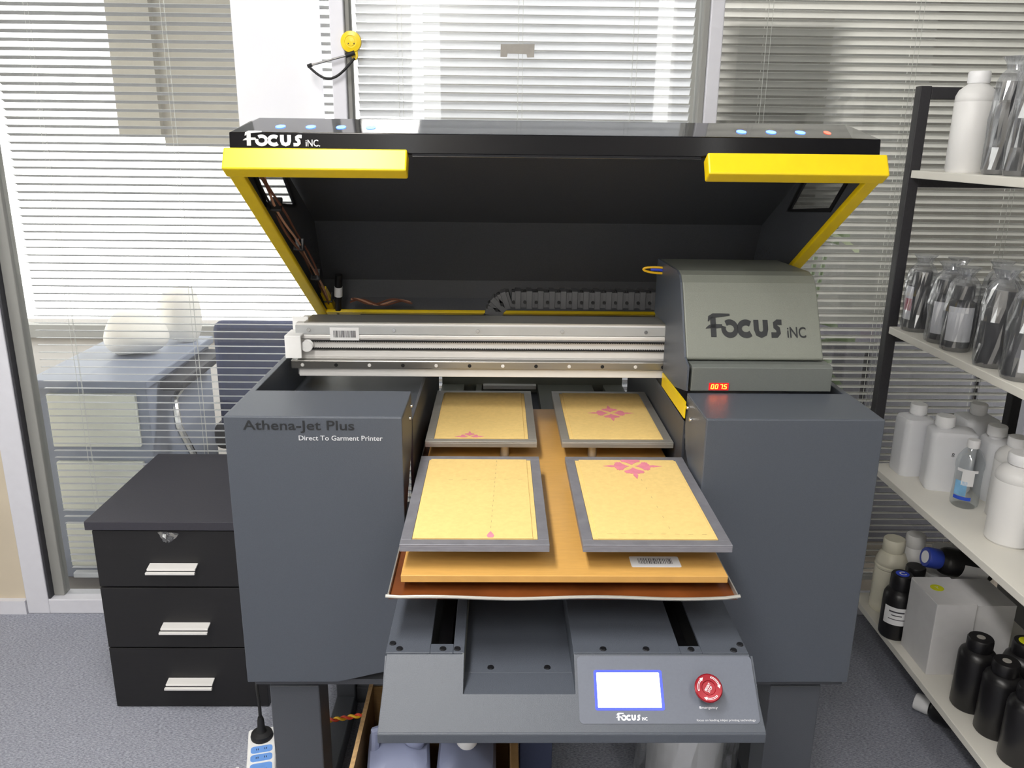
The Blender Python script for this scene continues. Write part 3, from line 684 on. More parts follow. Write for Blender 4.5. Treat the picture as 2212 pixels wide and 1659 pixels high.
def seg7(ch, x, z, w, h):
    q = {'a': ((0, h), (w, h)), 'b': ((w, h), (w, h/2)), 'c': ((w, h/2), (w, 0)), 'd': ((0, 0), (w, 0)), 'e': ((0, 0), (0, h/2)), 'f': ((0, h/2), (0, h)), 'g': ((0, h/2), (w, h/2))}
    mb = MB()
    for s_ in SEG[ch]:
        a, b = q[s_]; a = (a[0]+a[1]*.15, a[1]); b = (b[0]+b[1]*.15, b[1])
        mb.poly(ribbon([a, b], .0014), [], lambda u_, v_, t: (x+u_, 1.5603-t, z+v_), 0, .0003)
    return mb
for k, ch in enumerate('0075'): obj('display_digit', seg7(ch, .4205+k*.0082+(.001 if k > 1 else 0), 1.0345, .0045, .0085), 'digit', carr)
obj('display_digit', MB().box(.4445, .4455, 1.5600, 1.5605, 1.034, 1.0352), 'digit', carr)
# blue and yellow hose loops at the carriage top
P = [(.362+.034*math.cos(2*PI*i/24), 1.872, 1.222+.0065*math.sin(2*PI*i/24)-.06*(.034*math.cos(2*PI*i/24))) for i in range(25)]
obj('hose_loop', MB().tube(P, .0026), 'wire_yellow', carr, smooth=True)
obj('hose_loop', MB().tube([(.345, 1.873, 1.2235), (.362, 1.873, 1.223), (.382, 1.873, 1.221), (.392, 1.876, 1.226)], .0034), 'wire_blue', carr, smooth=True)

# ---- rear cover and cable chain
obj('dust_cover', MB().box(-.452, .672, 1.912, 1.992, 1.03, 1.086), 'black_plastic', PR, .002)
path = []
x = .405
while x > .04: path.append((x, 1.1325, 0)); x -= .0275
for a in (18, 46, 76, 108, 138):
    path.append((.03-.043*math.sin(R(a)), 1.0895+.043*math.cos(R(a)), R(a)))
CH = bpy.data.objects.new('cable_chain', None); COL.objects.link(CH); CH.parent = PR; ORG[CH.name] = Vector((.2, 2.02, 1.085)); CH.location = ORG[CH.name]-ORG[PR.name]
for (x, z, a) in path:
    mb = MB(); ca, sa = math.cos(a), -math.sin(a)
    def M(px, py, pz): return (x+px*ca+pz*math.sin(a)*-1, 2.0+py, z-px*math.sin(a)*-1*-1+pz*ca) if False else (x+px*math.cos(a)-pz*math.sin(a)*1.0, 2.0+py, z+px*math.sin(a)+pz*math.cos(a))
    b = MB().box(-.0165, .0125, -.024, .024, -.020, .018); mb.add([M(*p) for p in b.v], b.f)
    b = MB().box(-.008, .006, -.027, .027, -.023, .021); mb.add([M(*p) for p in b.v], b.f)
    o = obj('chain_link', mb, 'chain_grey', CH, .0012)
    q0 = M(-.012, -.0245, -.006); q1 = M(-.012, -.0285, -.006)
    pin = MB().cyl(q0, q1, .0040, n=10)
    q0 = M(-.012, -.016, .018); q1 = M(-.012, -.016, .0225); pin.cyl(q0, q1, .0036, n=8)
    obj('chain_pin', pin, 'black_void', CH)

# ---- lid (opened 30.8 degrees about the rear hinge)
def LM(x, u, h): return (x, 2.25-.859*u+.512*h, 1.032+.512*u+.859*h)
HX0, HX1 = -.493, .702
outer = [(0, 0), (0, .055), (.025, .1), (.178, .205), (.62, .188), (.75, .142), (.826, .066), (.812, .033)]
def offset_in(P, d):
    Q = []
    for i, p in enumerate(P):
        a = P[max(i-1, 0)]; b = P[min(i+1, len(P)-1)]
        def nrm(p, q):
            dx, dy = q[0]-p[0], q[1]-p[1]; l = math.hypot(dx, dy) or 1; return (dy/l, -dx/l)
        n1 = nrm(a, p) if i else nrm(p, b); n2 = nrm(p, b) if i < len(P)-1 else n1
        nx, ny = n1[0]+n2[0], n1[1]+n2[1]; l = math.hypot(nx, ny); k = d/max(.5, (l/2))
        Q.append((p[0]+nx/l*k, p[1]+ny/l*k))
    return Q
inn = offset_in(outer, .006)
def shell(mb, i0, i1, x0, x1):
    ring = outer[i0:i1+1]+inn[i0:i1+1][::-1]
    mb.poly(ring, [], lambda a, b, t: LM(t, a, b), x0, x1); return mb
LID = obj('lid', shell(MB(), 0, 4, HX0, HX1), 'lid_inner', PR)
obj('lid_nose', shell(MB(), 4, 5, HX0+.030, HX1-.030), 'lid_inner', LID)
cw = MB()
ci = .030
# glossy front cowl with chamfered ends, and the lip below it
f0, f1, f2 = outer[7], outer[6], outer[5]
vs = [LM(HX0, *f0), LM(HX1, *f0), LM(HX0+.004, *f1), LM(HX1-.004, *f1), LM(HX0+.012, *f2), LM(HX1-.012, *f2), LM(HX0+.055, *f1), LM(HX1-.055, *f1), LM(HX0+.03, *f2), LM(HX1-.03, *f2)]
lip = MB(); lip.poly([f0, f1, (f1[0]-.005, f1[1]-.002), (f0[0]-.006, f0[1])], [], lambda a, b, t: LM(t, a, b), HX0+.002, HX1-.002)
obj('lid_lip', lip, 'lip_black', LID, .0015)
g = MB(); th = .004
def dn(p, q=.004): return (p[0], p[1]+q*.5, p[2]-q)
g.hexa([dn(vs[6]), dn(vs[7]), dn(vs[9]), dn(vs[8])], [vs[6], vs[7], vs[9], vs[8]])
obj('lid_cowl', g, 'gloss_black', LID)
for a, b, c_, d_ in ((2, 6, 8, 4), (7, 3, 5, 9)):
    lowr = lambda p: (p[0], p[1], p[2])
    e = [list(vs[k]) for k in (a, b, c_, d_)]
    k0, k3 = (0, 3) if a == 2 else (1, 2)
    e[k3][2] -= .006; e[k0][2] -= .001
    obj('cowl_corner', MB().hexa([dn(p) for p in e], e), 'gloss_black', LID)
obj('lid_lip_edge', MB().poly([(f0[0]-.002, f0[1]-.006), (f0[0]+.001, f0[1]-.006), (f0[0]+.001, f0[1]), (f0[0]-.002, f0[1])], [], lambda a, b, t: LM(t, a, b), -.16, .37), 'gloss_black', LID, .001)
# side panels with smoked windows
win = [(.385, .143), (.605, .037), (.715, .058), (.51, .163)]
side = [(0, 0), (.808, 0), (.804, .03), (.795, .055), (.70, .13), (.618, .172), (.18, .2), (.028, .097), (.004, .055)]
for x0, nm in ((HX0+.006, 'l'), (HX1-.010, 'r')):
    sp = obj('side_panel', MB().poly(side, [win], lambda a, b, t: LM(x0+t, a, b), 0, .004), 'lid_inner', LID)
    obj('side_window', MB().poly(win, [], lambda a, b, t: LM(x0+t, a, b), .001, .003), 'smoked', LID)
    xin = x0+.004 if nm == 'l' else x0-.004
    big = [(.365, .146), (.603, .028), (.735, .052), (.512, .174)]
    obj('window_frame', MB().poly(big, [win], lambda a, b, t: LM(xin+t, a, b), 0, .004 if nm == 'l' else .004), 'black_plastic', LID)
    vg = MB()
    for a in range(8):
        for b in range(6):
            cu_, ch_ = .10+a*.016+(b % 2)*.008, .055+b*.016
            vg.poly([(cu_+.0028*math.cos(k*PI/3), ch_+.0028*math.sin(k*PI/3)) for k in range(6)], [], lambda p, q, t: LM(xin+t, p, q), 0 if nm == 'l' else .003, .0006 if nm == 'l' else .0036)
    o = obj('vent_holes', vg, 'chain_grey', LID); o['kind'] = 'stuff'
# yellow trim
def trim(x0, x1, u0, u1, h0, h1, name='yellow_trim', bev=.003):
    return obj(name, MB().hexa([LM(x0, u0, h0), LM(x1, u0, h0), LM(x1, u1, h0), LM(x0, u1, h0)], [LM(x0, u0, h1), LM(x1, u0, h1), LM(x1, u1, h1), LM(x0, u1, h1)]), 'yellow', LID, bev)
trim(HX0-.002, HX0+.026, .0, .812, -.008, .004)
trim(HX1-.026, HX1+.002, .0, .812, -.008, .004)
trim(HX0+.0005, HX0+.006, .0, .812, .004, .03); trim(HX1-.006, HX1-.0005, .0, .812, .004, .03)
trim(HX0-.004, -.167, .800, .832, -.012, .031, 'yellow_handle'); trim(.377, HX1+.004, .800, .832, -.012, .031, 'yellow_handle')
trim(HX0+.026, HX1-.026, .030, .047, -.006, .004)
obj('hinge_plate', MB().poly([(HX0+.028, .008), (HX0+.105, .008), (HX0+.125, .054), (HX0+.028, .054)], [], lambda a, b, t: LM(a, b, -.008+t), 0, .003), 'yellow', LID)
focus_logo(LID, 'silver', LM(-.466, .8172, .0425), (0, .005, .036), .108, .0265, .026, True, .0018)
CU = Vector(LM(0, *f2))-Vector(LM(0, *f1)); CN = Vector((0, -CU.z, CU.y)).normalized()
for x, m_ in ((-.407, 'led_blue'), (-.351, 'led_blue'), (-.295, 'led_blue'), (-.240, 'led_blue'), (.452, 'led_blue'), (.508, 'led_blue'), (.563, 'led_blue'), (.614, 'led_red')):
    c0 = Vector(LM(x, *f1))+CU*.36+CN*.0004
    mb = MB(); rw = .009 if m_ == 'led_blue' else .006
    mb.poly([(rw*math.cos(k*PI/8), .012*math.sin(k*PI/8)) for k in range(16)], [], lambda a, b, t: c0+Vector((1, 0, 0))*a+CU.normalized()*b+CN*t, 0, .0006)
    obj('indicator_light', mb, m_, LID)
# wires along the left rim
for k, (m_, dx) in enumerate((('wire_brown', 0), ('wire_tan', .005), ('black_rubber', -.004), ('wire_brown', .009))):
    P = []
    for i in range(33):
        s = i/32; u = .79-.72*s
        P.append(LM(-.459+dx+.004*math.sin(s*15+k*1.3), u, .018+.008*math.sin(s*11+k*.8)+.004*k))
    obj('wire', MB().tube(P, .0026, 6), m_, LID, smooth=True)
for u in (.62, .42, .24, .08):
    obj('cable_tie', MB().hexa([LM(-.468, u-.004, .010), LM(-.444, u-.004, .010), LM(-.444, u+.004, .010), LM(-.468, u+.004, .010)], [LM(-.468, u-.004, .040), LM(-.444, u-.004, .040), LM(-.444, u+.004, .040), LM(-.468, u+.004, .040)]), 'black_plastic', LID, .002)
for k, m_ in enumerate(('wire_brown', 'wire_tan', 'wire_brown')):
    P = [LM(-.40+.16*s+.004*k,   .066+.008*math.sin(s*7+k)+.004*k, .016+.006*math.sin(s*9+k)) for s in [i/16 for i in range(17)]]
    obj('wire', MB().tube(P, .0026, 6), m_, LID, smooth=True)
a_ = Vector(LM(-.425, .115, .075)); b_ = Vector(LM(-.437, .03, -.012))
obj('gas_strut', MB().cyl(a_, a_.lerp(b_, .55), .010).cyl(a_.lerp(b_, .55), a_.lerp(b_, .9), .0085).cyl(a_.lerp(b_, .9), b_, .003), 'black_plastic', LID, smooth=True)
obj('strut_band', MB().cyl(a_.lerp(b_, .28), a_.lerp(b_, .50), .0112), 'label_white', LID, smooth=True)
for u, x in ((.075, -.462), (.062, -.462), (.05, -.452), (.037, -.452)):
    screw(LM(x, u, .031), (0, .2, 1), .004, LID, 'chrome')
obj('hinge_arm', MB().hexa([LM(-.468, .02, .005), LM(-.448, .02, .005), LM(-.448, .15, .02), LM(-.468, .15, .02)], [LM(-.468, .02, .03), LM(-.448, .02, .03), LM(-.448, .15, .03), LM(-.468, .15, .03)]), 'yellow', LID, .002)

# ================================================================ STAND UNDER THE PRINTER
ST = thing('printer_stand', 'dark grey metal stand carrying the garment printer', 'stand', (.105, 1.7, 0))
for x0, x1 in ((-.463, -.362), (.565, .670)):
    obj('leg', MB().box(x0, x1, 1.45, 1.53, 0, .43), 'stand_grey', ST, .003)
    obj('leg', MB().box(x0+.03, x1-.02, 1.92, 1.98, 0, .43), 'stand_grey', ST, .003)
    obj('foot_bar', MB().box(x0+.03, x1-.02, 1.53, 1.92, 0, .05), 'stand_grey', ST, .003)
obj('cross_bar', MB().box(-.382, .595, 1.93, 1.97, .02, .07), 'stand_grey', ST, .003)
obj('top_frame', MB().box(-.485, .692, 1.455, 1.50, .43, .462).box(-.485, .692, 1.95, 2.0, .43, .462).box(-.485, -.44, 1.5, 1.95, .43, .462).box(.647, .692, 1.5, 1.95, .43, .462), 'stand_grey', ST, .003)
obj('support_post', MB().box(.052, .124, 1.52, 1.58, 0, .43), 'stand_blue', ST, .003)
obj('bed_support', MB().box(-.14, -.10, 1.48, 1.96, .463, .64).box(.31, .35, 1.48, 1.96, .463, .64), 'stand_grey', PR, .002)

# ---- things under and beside it
t = thing('cardboard_box', 'open brown cardboard box under the printer holding plastic jugs', 'box', (-.12, 1.49, 0))
for nm, b in (('side_wall', (-.290, -.284, 1.36, 1.64, 0, .30)), ('side_wall', (.030, .046, 1.36, 1.64, 0, .30)), ('end_wall', (-.284, .030, 1.36, 1.366, 0, .21)), ('end_wall', (-.284, .030, 1.634, 1.64, 0, .29)), ('base', (-.284, .030, 1.366, 1.634, 0, .006))):
    obj(nm, MB().box(*b), 'cardboard', t, .0006)
obj('wall_edge', MB().box(-.2915, -.2825, 1.36, 1.64, .30, .3015), 'cardboard_edge', t)
def mk_jug(loc, w, d, h, label, cat='jug', rotz=0, mbody='jug_white', capm='cap_white', capoff=0, capr=.020, group=None, handle=False, name='plastic_jug', mark=None):
    t = thing(name, label, cat, loc, group, (0, 0, rotz))
    mb = MB(); n = 6; r = min(w, d)*.22; rings = []
    for sc, z in ((.93, 0), (1, .008), (1, h*.74), (.985, h*.785), (.90, h*.815), (.62, h*.835), (.45, h*.85)):
        rings.append([(x*sc, y*sc, z) for x, y in rr2(w, d, r, n)])
    vs = [p for q in rings for p in q]; k = len(rings[0])
    if capoff:
        vs = [(x+(capoff if z > h*.86 else 0), y, z) for x, y, z in vs]
    fs = [(i*k+j, i*k+(j+1) % k, (i+1)*k+(j+1) % k, (i+1)*k+j) for i in range(len(rings)-1) for j in range(k)]+[tuple(range(k-1, -1, -1)), tuple(range((len(rings)-1)*k, len(rings)*k))]
    mb.add(vs, fs); me = mb.mesh('body', smooth=True); link('body', me, mbody, t, (0, 0, 0), 0, False)
    cb_ = MB().lathe([(capr*.80, h*.83), (capr*.82, h*.865), (capr, h*.87), (capr, h*.985), (capr*.93, h), (.0005, h)], (capoff, 0, 0), 20)
    link('cap', cb_.mesh('cap', smooth=True), capm, t, (0, 0, 0), 0, False)
    if handle:
        hb = MB().tube([(-w*.38, 0, h*.80), (-w*.36, 0, h*.95), (-w*.1, 0, h*.98), (capoff-capr*1.1, 0, h*.93)], .011)
        link('handle', hb.mesh('handle', smooth=True), mbody, t, (0, 0, 0), 0, False)
    if mark:
        vs, fs = text_poly(mark, .016, 0, .0)
        mk = MB().add([(-w/2-.0008, -v[0]+.004, h*.42+v[1]) if False else (v[0]-.005, -d/2-.0009, h*.5+v[1]) for v in vs], fs)
        link('mark', mk.mesh('mark'), 'ink', t, (0, 0, 0), 0, False)
    return t
def rr2(w, d, r, n):
    P = []
    for cx, cy, a in ((w/2-r, d/2-r, 0), (-w/2+r, d/2-r, 90), (-w/2+r, -d/2+r, 180), (w/2-r, -d/2+r, 270)):
        P += [(cx+r*math.cos(R(a+90*i/n)), cy+r*math.sin(R(a+90*i/n))) for i in range(n+1)]
    return P
mk_jug((-.205, 1.46, .006), .13, .16, .325, 'translucent jug with handle at left in the cardboard box', rotz=.1, capoff=.035, capr=.024, handle=True, mbody='jug_shaded', capm='jug_shaded')
mk_jug((-.062, 1.48, .006), .125, .15, .30, 'white square canister at right in the cardboard box', 'canister', capr=.022, mbody='jug_shaded')
def wires():
    for k, m_ in enumerate(('wire_red', 'wire_yellow')):
        P = [(-.40+.16*s, 1.66+.0032*math.cos(s*30+k*PI), .178+.030*s+.0032*math.sin(s*30+k*PI)) for s in [i/40 for i in range(41)]]
        yield P, m_
t = thing('twisted_cable', 'red and yellow twisted cable strung across under the printer', 'cable', (-.33, 1.66, .17))
for P, m_ in wires(): obj('wire', MB().tube(P, .0032), m_, t, smooth=True)
# plastic wrapped roll
t = thing('wrapped_roll', 'white roll wrapped in clear plastic film on the floor under the printer', 'roll', (.455, 1.66, 0))
obj('roll_body', MB().lathe([(.085, 0), (.09, .01), (.09, .33), (.085, .34), (.03, .34)], (.455, 1.66, 0), 28), 'white_plastic', t, smooth=True)
def crumple(prof, c, seed, n=30, amp=.12):
    rnd = random.Random(seed); ph = [rnd.uniform(0, 6.28) for _ in range(8)]
    def j(t_, h): return 1+amp*(.5*math.sin(3*t_+ph[0]+h*40)+.35*math.sin(7*t_+ph[1]-h*70)+.3*math.sin(11*t_+ph[2]+h*110)*math.cos(h*60+ph[3]))*(.5+.8*rnd.random())
    return MB().lathe(prof, c, n, jit=j)
obj('wrap', crumple([(.11, .0), (.118, .06), (.12, .14), (.118, .22), (.122, .30), (.11, .37), (.06, .40)], (.455, 1.66, 0), 4, 40), 'film', t)

# power strip
t = thing('power_strip', 'white power strip with blue sockets on the carpet beside the stand', 'power strip', (-.575, 1.69, 0), rot=(0, 0, R(14)))
link('body', MB().box(-.035, .035, -.19, .13, 0, .034).mesh('body'), 'white_plastic', t, (0, 0, 0), .007, False, 3)
def plate(y0, y1, w=.026): return MB().poly([(a, b) for a, b in [(p[0], p[1]+(y0+y1)/2) for p in rr2(2*w, y1-y0, min(.008, (y1-y0)/2.1), 5)]], [], lambda a, b, q: (a, b, .034+q), .0, .0012)
for y0, y1 in ((.034, .058), (.004, .028), (-.052, -.004), (-.11, -.062), (-.168, -.12)):
    s_ = link('socket_plate', plate(y0, y1).mesh('socket_plate'), 'socket_blue', t, (0, 0, 0), 0, False)
    hm = MB(); yc = (y0+y1)/2
    for dx in (-.010, .010):
        hm.box(dx-.003, dx-.0015, yc-.003, yc+.003, .0352, .0357).box(dx+.0015, dx+.003, yc-.003, yc+.003, .0352, .0357)
    link('socket_slot', hm.mesh('socket_slot'), 'text_dark', s_, (0, 0, 0), 0, False)
link('plug', MB().lathe([(.027, .034), (.028, .040), (.026, .047), (.013, .052), (.0095, .06), (.0085, .085), (.006, .095)], (0, .092, 0), 24).mesh('plug', smooth=True), 'black_rubber', t, (0, 0, 0), 0, False)
link('cord', MB().tube([(0, .092, .09), (.0, .096, .13), (-.004, .11, .17), (-.002, .14, .21), (.01, .18, .26), (.03, .2, .33), (.06, .2, .42)], .0042).mesh('cord', smooth=True), 'black_rubber', t, (0, 0, 0), 0, False)
tag(obj('paper_scrap', MB().poly([(0, 0), (.012, .004), (.010, .011), (.003, .009)], [], lambda a, b, q: (-.648+a, 1.70+b, .001+q), 0, .0006), 'label_white'), 'tiny white paper scrap on the carpet left of the power strip', 'scrap')

# ================================================================ DRAWER UNIT
t = thing('drawer_unit', 'black three-drawer pedestal with silver handles left of the printer', 'drawers', (-.835, 2.17, 0))
obj('top', MB().box(-1.050, -.612, 1.928, 2.405, .538, .562), 'drawer_top', t, .0015)
obj('body', MB().box(-1.038, -.624, 1.955, 2.395, .0, .538), 'drawer_black', t, .001)
for k, (z0, z1) in enumerate(((.372, .532), (.190, .368), (.004, .186))):
    d = obj('drawer', MB().box(-1.038, -.624, 1.938, 1.955, z0, z1), 'drawer_black', t, .0012)
    hx = (-.838, -.822, -.826)[k]; zc = (.437, .262, .091)[k]
    hd = MB()
    hd.hexa([(hx-.062, 1.938, zc), (hx+.062, 1.938, zc), (hx+.062, 1.914, zc-.006), (hx-.062, 1.914, zc-.006)], [(hx-.062, 1.938, zc+.004), (hx+.062, 1.938, zc+.004), (hx+.062, 1.914, zc-.001), (hx-.062, 1.914, zc-.001)])
    hd.box(hx-.064, hx+.062, 1.906, 1.914, zc-.014, zc-.008)
    obj('handle', hd, 'alu_white', d, .0008)
def scrap(c, s, seed):
    rnd = random.Random(seed); mb = MB(); vs = []; n = 7
    for i in range(n):
        for j in range(5):
            vs.append((c[0]+(i/(n-1)-.5)*s*(1-.16*j)+rnd.uniform(-.003, .003), c[1]+rnd.uniform(-.008, .004)-.004*j, c[2]-j*s*.09+rnd.uniform(-.002, .002)))
    return mb.add(vs, [(i*5+j, i*5+j+1, i*5+j+6, i*5+j+5) for i in range(n-1) for j in range(4)])
tag(obj('plastic_wrap', scrap((-.838, 1.930, .533), .055, 3), 'film'), 'crumpled clear plastic poking out above the top drawer', 'plastic')

# ================================================================ SHELVING UNIT
SU = thing('shelving_unit', 'black metal shelving unit with white boards at the right wall', 'shelf', (1.3, 1.6, 0))
SX0, SX1, SY0, SY1 = 1.10, 1.52, .55, 2.30
for x in (SX0-.003, SX1-.027):
    for y in (SY0, SY1-.03):
        obj('post', MB().box(x, x+.030, y, y+.030, 0, 1.65), 'shelf_black', SU, .002)
for y in (SY0, SY1-.03):
    obj('top_bar', MB().box(SX0+.027, SX1-.027, y, y+.030, 1.618, 1.648), 'shelf_black', SU, .002)
SHZ = (.165, .597, 1.010, 1.437)
for z in SHZ:
    obj('shelf_board', MB().box(SX0+.002, SX1, SY0+.03, SY1-.032, z-.020, z), 'shelf_white', SU, .0015)
    for y in (SY0+.002, SY1-.028):
        obj('shelf_bracket', MB().box(SX0+.027, SX1-.027, y, y+.024, z-.045, z-.021), 'shelf_black', SU, .001)
    obj('side_rail', MB().box(SX1-.022, SX1-.004, SY0+.03, SY1-.03, z-.045, z-.021), 'shelf_black', SU, .001)
CACHE = {}
def cached(key, fn):
    if key not in CACHE: CACHE[key] = fn()
    return CACHE[key]
def prof_of(kind, r, h):
    if kind == 'tall': return [(r*.9, 0), (r, .006), (r, h*.70), (r*.985, h*.705), (r, h*.712), (r*.99, h*.76), (r*.86, h*.82), (r*.6, h*.86), (r*.47, h*.88), (r*.46, h*.91)], (r*.54, h*.885, h)
    if kind == 'ribbed': return [(r*.92, 0), (r, .006), (r, h*.09), (r*.95, h*.11), (r*.97, h*.13), (r*.97, h*.58), (r*.93, h*.595), (r*.99, h*.61), (r*.99, h*.635), (r*.93, h*.65), (r*.97, h*.67), (r*.95, h*.70), (r*.78, h*.79), (r*.56, h*.83), (r*.5, h*.85)], (r*.66, h*.83, h)
    if kind == 'ink': return [(r*.92, 0), (r, .006), (r, h*.62), (r*.97, h*.68), (r*.85, h*.735), (r*.62, h*.765), (r*.58, h*.78)], (r*.70, h*.78, h)
    if kind == 'slim': return [(r*.92, 0), (r, .005), (r, h*.74), (r*.93, h*.79), (r*.75, h*.83), (r*.6, h*.845)], (r*.68, h*.84, h)
    if kind == 'pet': return [(r*.8, 0), (r*.97, .006), (r, .014), (r*.97, h*.14), (r, h*.17), (r*.94, h*.3), (r*.94, h*.55), (r, h*.60), (r*1.0, h*.66), (r*.9, h*.74), (r*.62, h*.83), (r*.38, h*.88), (r*.36, h*.9)], (r*.44, h*.885, h)
def patch(r, z0, z1, a0, a1, n=10):
    vs = []
    for i in range(n+1):
        a = R(a0+(a1-a0)*i/n)
        for rr in (r*1.008, r*1.008+.0006):
            for z in (z0, z1): vs.append((rr*math.cos(a), rr*math.sin(a), z))
    fs = [(4*i+a, 4*i+b, 4*i+4+b, 4*i+4+a) for i in range(n) for a, b in ((0, 1), (1, 3), (3, 2), (2, 0))]+[(0, 1, 3, 2), (4*n, 4*n+2, 4*n+3, 4*n+1)]
    return MB().add(vs, fs)
def bottle(kind, loc, r, h, label, mbody, mcap, name='bottle', cat='bottle', group=None, patches=(), dot=None, dotch=None, bag=0, rot=(0, 0, 0), capr=1.0):
    t = thing(name, label, cat, loc, group, rot)
    pr, (cr, c0, c1) = prof_of(kind, r, h); cr *= capr
    me = cached((kind, r, h, mbody), lambda: MB().lathe(pr, n=28).mesh('body', smooth=True)); link('body', me, mbody, t, (0, 0, 0), 0, False)
    def capm():
        n = 36
        return MB().lathe([(cr*.96, c0), (cr, c0+.003), (cr, c1-.004), (cr*.93, c1), (.0004, c1)], n=n, jit=lambda a, hh: 1+(.018*math.cos(18*a) if c0+.002 < hh < c1-.003 else 0)).mesh('cap', smooth=True)
    me = cached((kind, r, h, mcap, 'cap', capr), capm); link('cap', me, mcap, t, (0, 0, 0), 0, False)
    for (m_, z0, z1, a0, a1) in patches:
        link('label_sticker', patch(r, h*z0, h*z1, a0, a1).mesh('label_sticker', smooth=True), m_, t, (0, 0, 0), 0, False)
    if dot:
        d_ = link('cap_sticker', MB().lathe([(cr*(.62 if dot != 'tape' else .33), c1+.0002), (cr*(.62 if dot != 'tape' else .33), c1+.0008), (.0004, c1+.0008)], n=20).mesh('cap_sticker'), dot, t, (0, 0, 0), 0, False)
        if dotch:
            vs, fs = text_poly(dotch, cr*.9, 0, .0008, 'CENTER')
            link('cap_letter', MB().add([(v[0], v[1]-cr*.3, c1+.0011) for v in vs], fs).mesh('cap_letter'), 'text_white', t, (0, 0, 0), 0, False)
    if bag:
        pb_ = [(r*1.03, .001), (r*1.15, .012), (r*1.12, h*.3), (r*1.16, h*.6), (r*1.10, h*.8), (r*1.0, h*1.0), (r*.75, h*1.08), (r*.5, h*1.13), (r*.62, h*1.2), (r*.85, h*1.26)]
        link('plastic_bag', crumple(pb_, (0, 0, 0), bag, 30, .10).mesh('plastic_bag'), 'film', t, (0, 0, 0), 0, False)
    return t
# top shelf
z = SHZ[3]
bottle('tall', (1.153, 2.10, z), .046, .236, 'tall white plastic bottle at the far end of the top shelf', 'bottle_white', 'cap_white')
bottle('tall', (1.285, 2.09, z), .042, .236, 'white-capped bottle half hidden behind the bagged ones on the top shelf', 'bottle_white', 'cap_white', bag=31)
bottle('ink', (1.165, 1.975, z), .034, .205, 'black bottle in a bag next to the tall white bottle', 'bottle_black', 'bottle_black', bag=11)
bottle('ink', (1.165, 1.892, z), .034, .205, 'second bagged black bottle from the tall white bottle', 'bottle_black', 'bottle_black', bag=12)
bottle('ink', (1.17, 1.805, z), .036, .205, 'bagged bottle with white and blue label on the top shelf edge', 'bottle_black', 'bottle_black', bag=13, patches=[('label_white', .25, .62, 190, 300), ('label_navy', .42, .52, 200, 290)])
# second shelf: black bottles in clear bags
z = SHZ[2]
SB = 'bagged black bottles on the second shelf'
LBL = [('label_white', .16, .66, 195, 290)]
bottle('ink', (1.152, 2.222, z), .035, .165, 'bagged black bottle touching the shelf post with a red and white label', 'bottle_black', 'bottle_black', group=SB, bag=1, patches=[('label_white', .2, .75, 165, 215), ('label_red', .35, .55, 166, 214)])
bottle('ink', (1.215, 2.165, z), .034, .165, 'bagged black bottle behind the two with big white labels', 'bottle_black', 'bottle_black', group=SB, bag=2, patches=[('label_white', .16, .66, 170, 235)])
bottle('ink', (1.150, 2.085, z), .034, .165, 'bagged black bottle with a white label, second from the shelf post', 'bottle_black', 'bottle_black', group=SB, bag=3, patches=LBL)
bottle('ink', (1.146, 2.000, z), .034, .165, 'bagged black bottle with a white label, third from the shelf post', 'bottle_black', 'bottle_black', group=SB, bag=4, patches=[('label_white', .16, .68, 190, 295)])
bottle('ink', (1.205, 1.925, z), .034, .175, 'bagged black bottle in the back row beside the white labels', 'bottle_black', 'bottle_black', group=SB, bag=5)
bottle('ink', (1.148, 1.845, z), .036, .180, 'unlabelled bagged black bottle at the front edge of the second shelf', 'bottle_black', 'bottle_black', group=SB, bag=6)
bottle('ink', (1.240, 2.020, z), .034, .175, 'bagged black bottle deepest on the second shelf', 'bottle_black', 'bottle_black', group=SB, bag=7)
bottle('ink', (1.146, 1.735, z), .036, .180, 'bagged black bottle nearest the right image edge on the second shelf', 'bottle_black', 'bottle_black', group=SB, bag=8, patches=[('label_white', .12, .4, 230, 310)])
bottle('ink', (1.225, 1.805, z), .035, .185, 'bagged black bottle in the back row at the right image edge', 'bottle_black', 'bottle_black', group=SB, bag=9)
# third shelf: white jugs and bottles
z = SHZ[1]
mk_jug((1.185, 2.205, z), .085, .085, .205, 'small square white jug at the far corner of the third shelf', 'jug', capr=.023, capoff=.004)
mk_jug((1.232, 2.095, z), .118, .08, .205, 'square white jug with a small black figure on its front', 'jug', rotz=-.25, capr=.025, capoff=-.022, mark='8')
mk_jug((1.345, 2.18, z), .10, .10, .215, 'white jug with a wrinkled cap cover behind the marked jug', 'jug', capr=.022)
mk_jug((1.345, 2.03, z), .115, .10, .20, 'white jug standing behind the water bottle', 'jug', rotz=-.2, capr=.024, capoff=-.03)
bottle('pet', (1.222, 1.975, z), .0345, .182, 'clear plastic water bottle with a blue label among white jugs', 'pet', 'cap_white', name='water_bottle', patches=[('label_white', .36, .58, 215, 262), ('label_blue', .20, .42, 190, 240), ('label_navy', .14, .19, 190, 262), ('label_white', .56, .60, 190, 275)])
bottle('tall', (1.290, 1.905, z), .046, .215, 'round white bottle just right of the water bottle', 'bottle_white', 'cap_white')
bottle('tall', (1.222, 1.775, z), .053, .222, 'biggest round white bottle, in front on the third shelf', 'bottle_white', 'cap_white', capr=1.15)
bottle('tall', (1.39, 1.86, z), .045, .235, 'white bottle with a red cap at the right image edge', 'bottle_white', 'cap_red')
t = thing('small_carton', 'small grey carton beside the biggest round white bottle', 'box', (1.262, 1.665, z))
obj('carton_body', MB().box(1.215, 1.32, 1.60, 1.70, z, z+.058), 'carton_grey', t, .001)
obj('carton_print', MB().box(1.2144, 1.2151, 1.63, 1.68, z+.018, z+.04), 'ink', t)
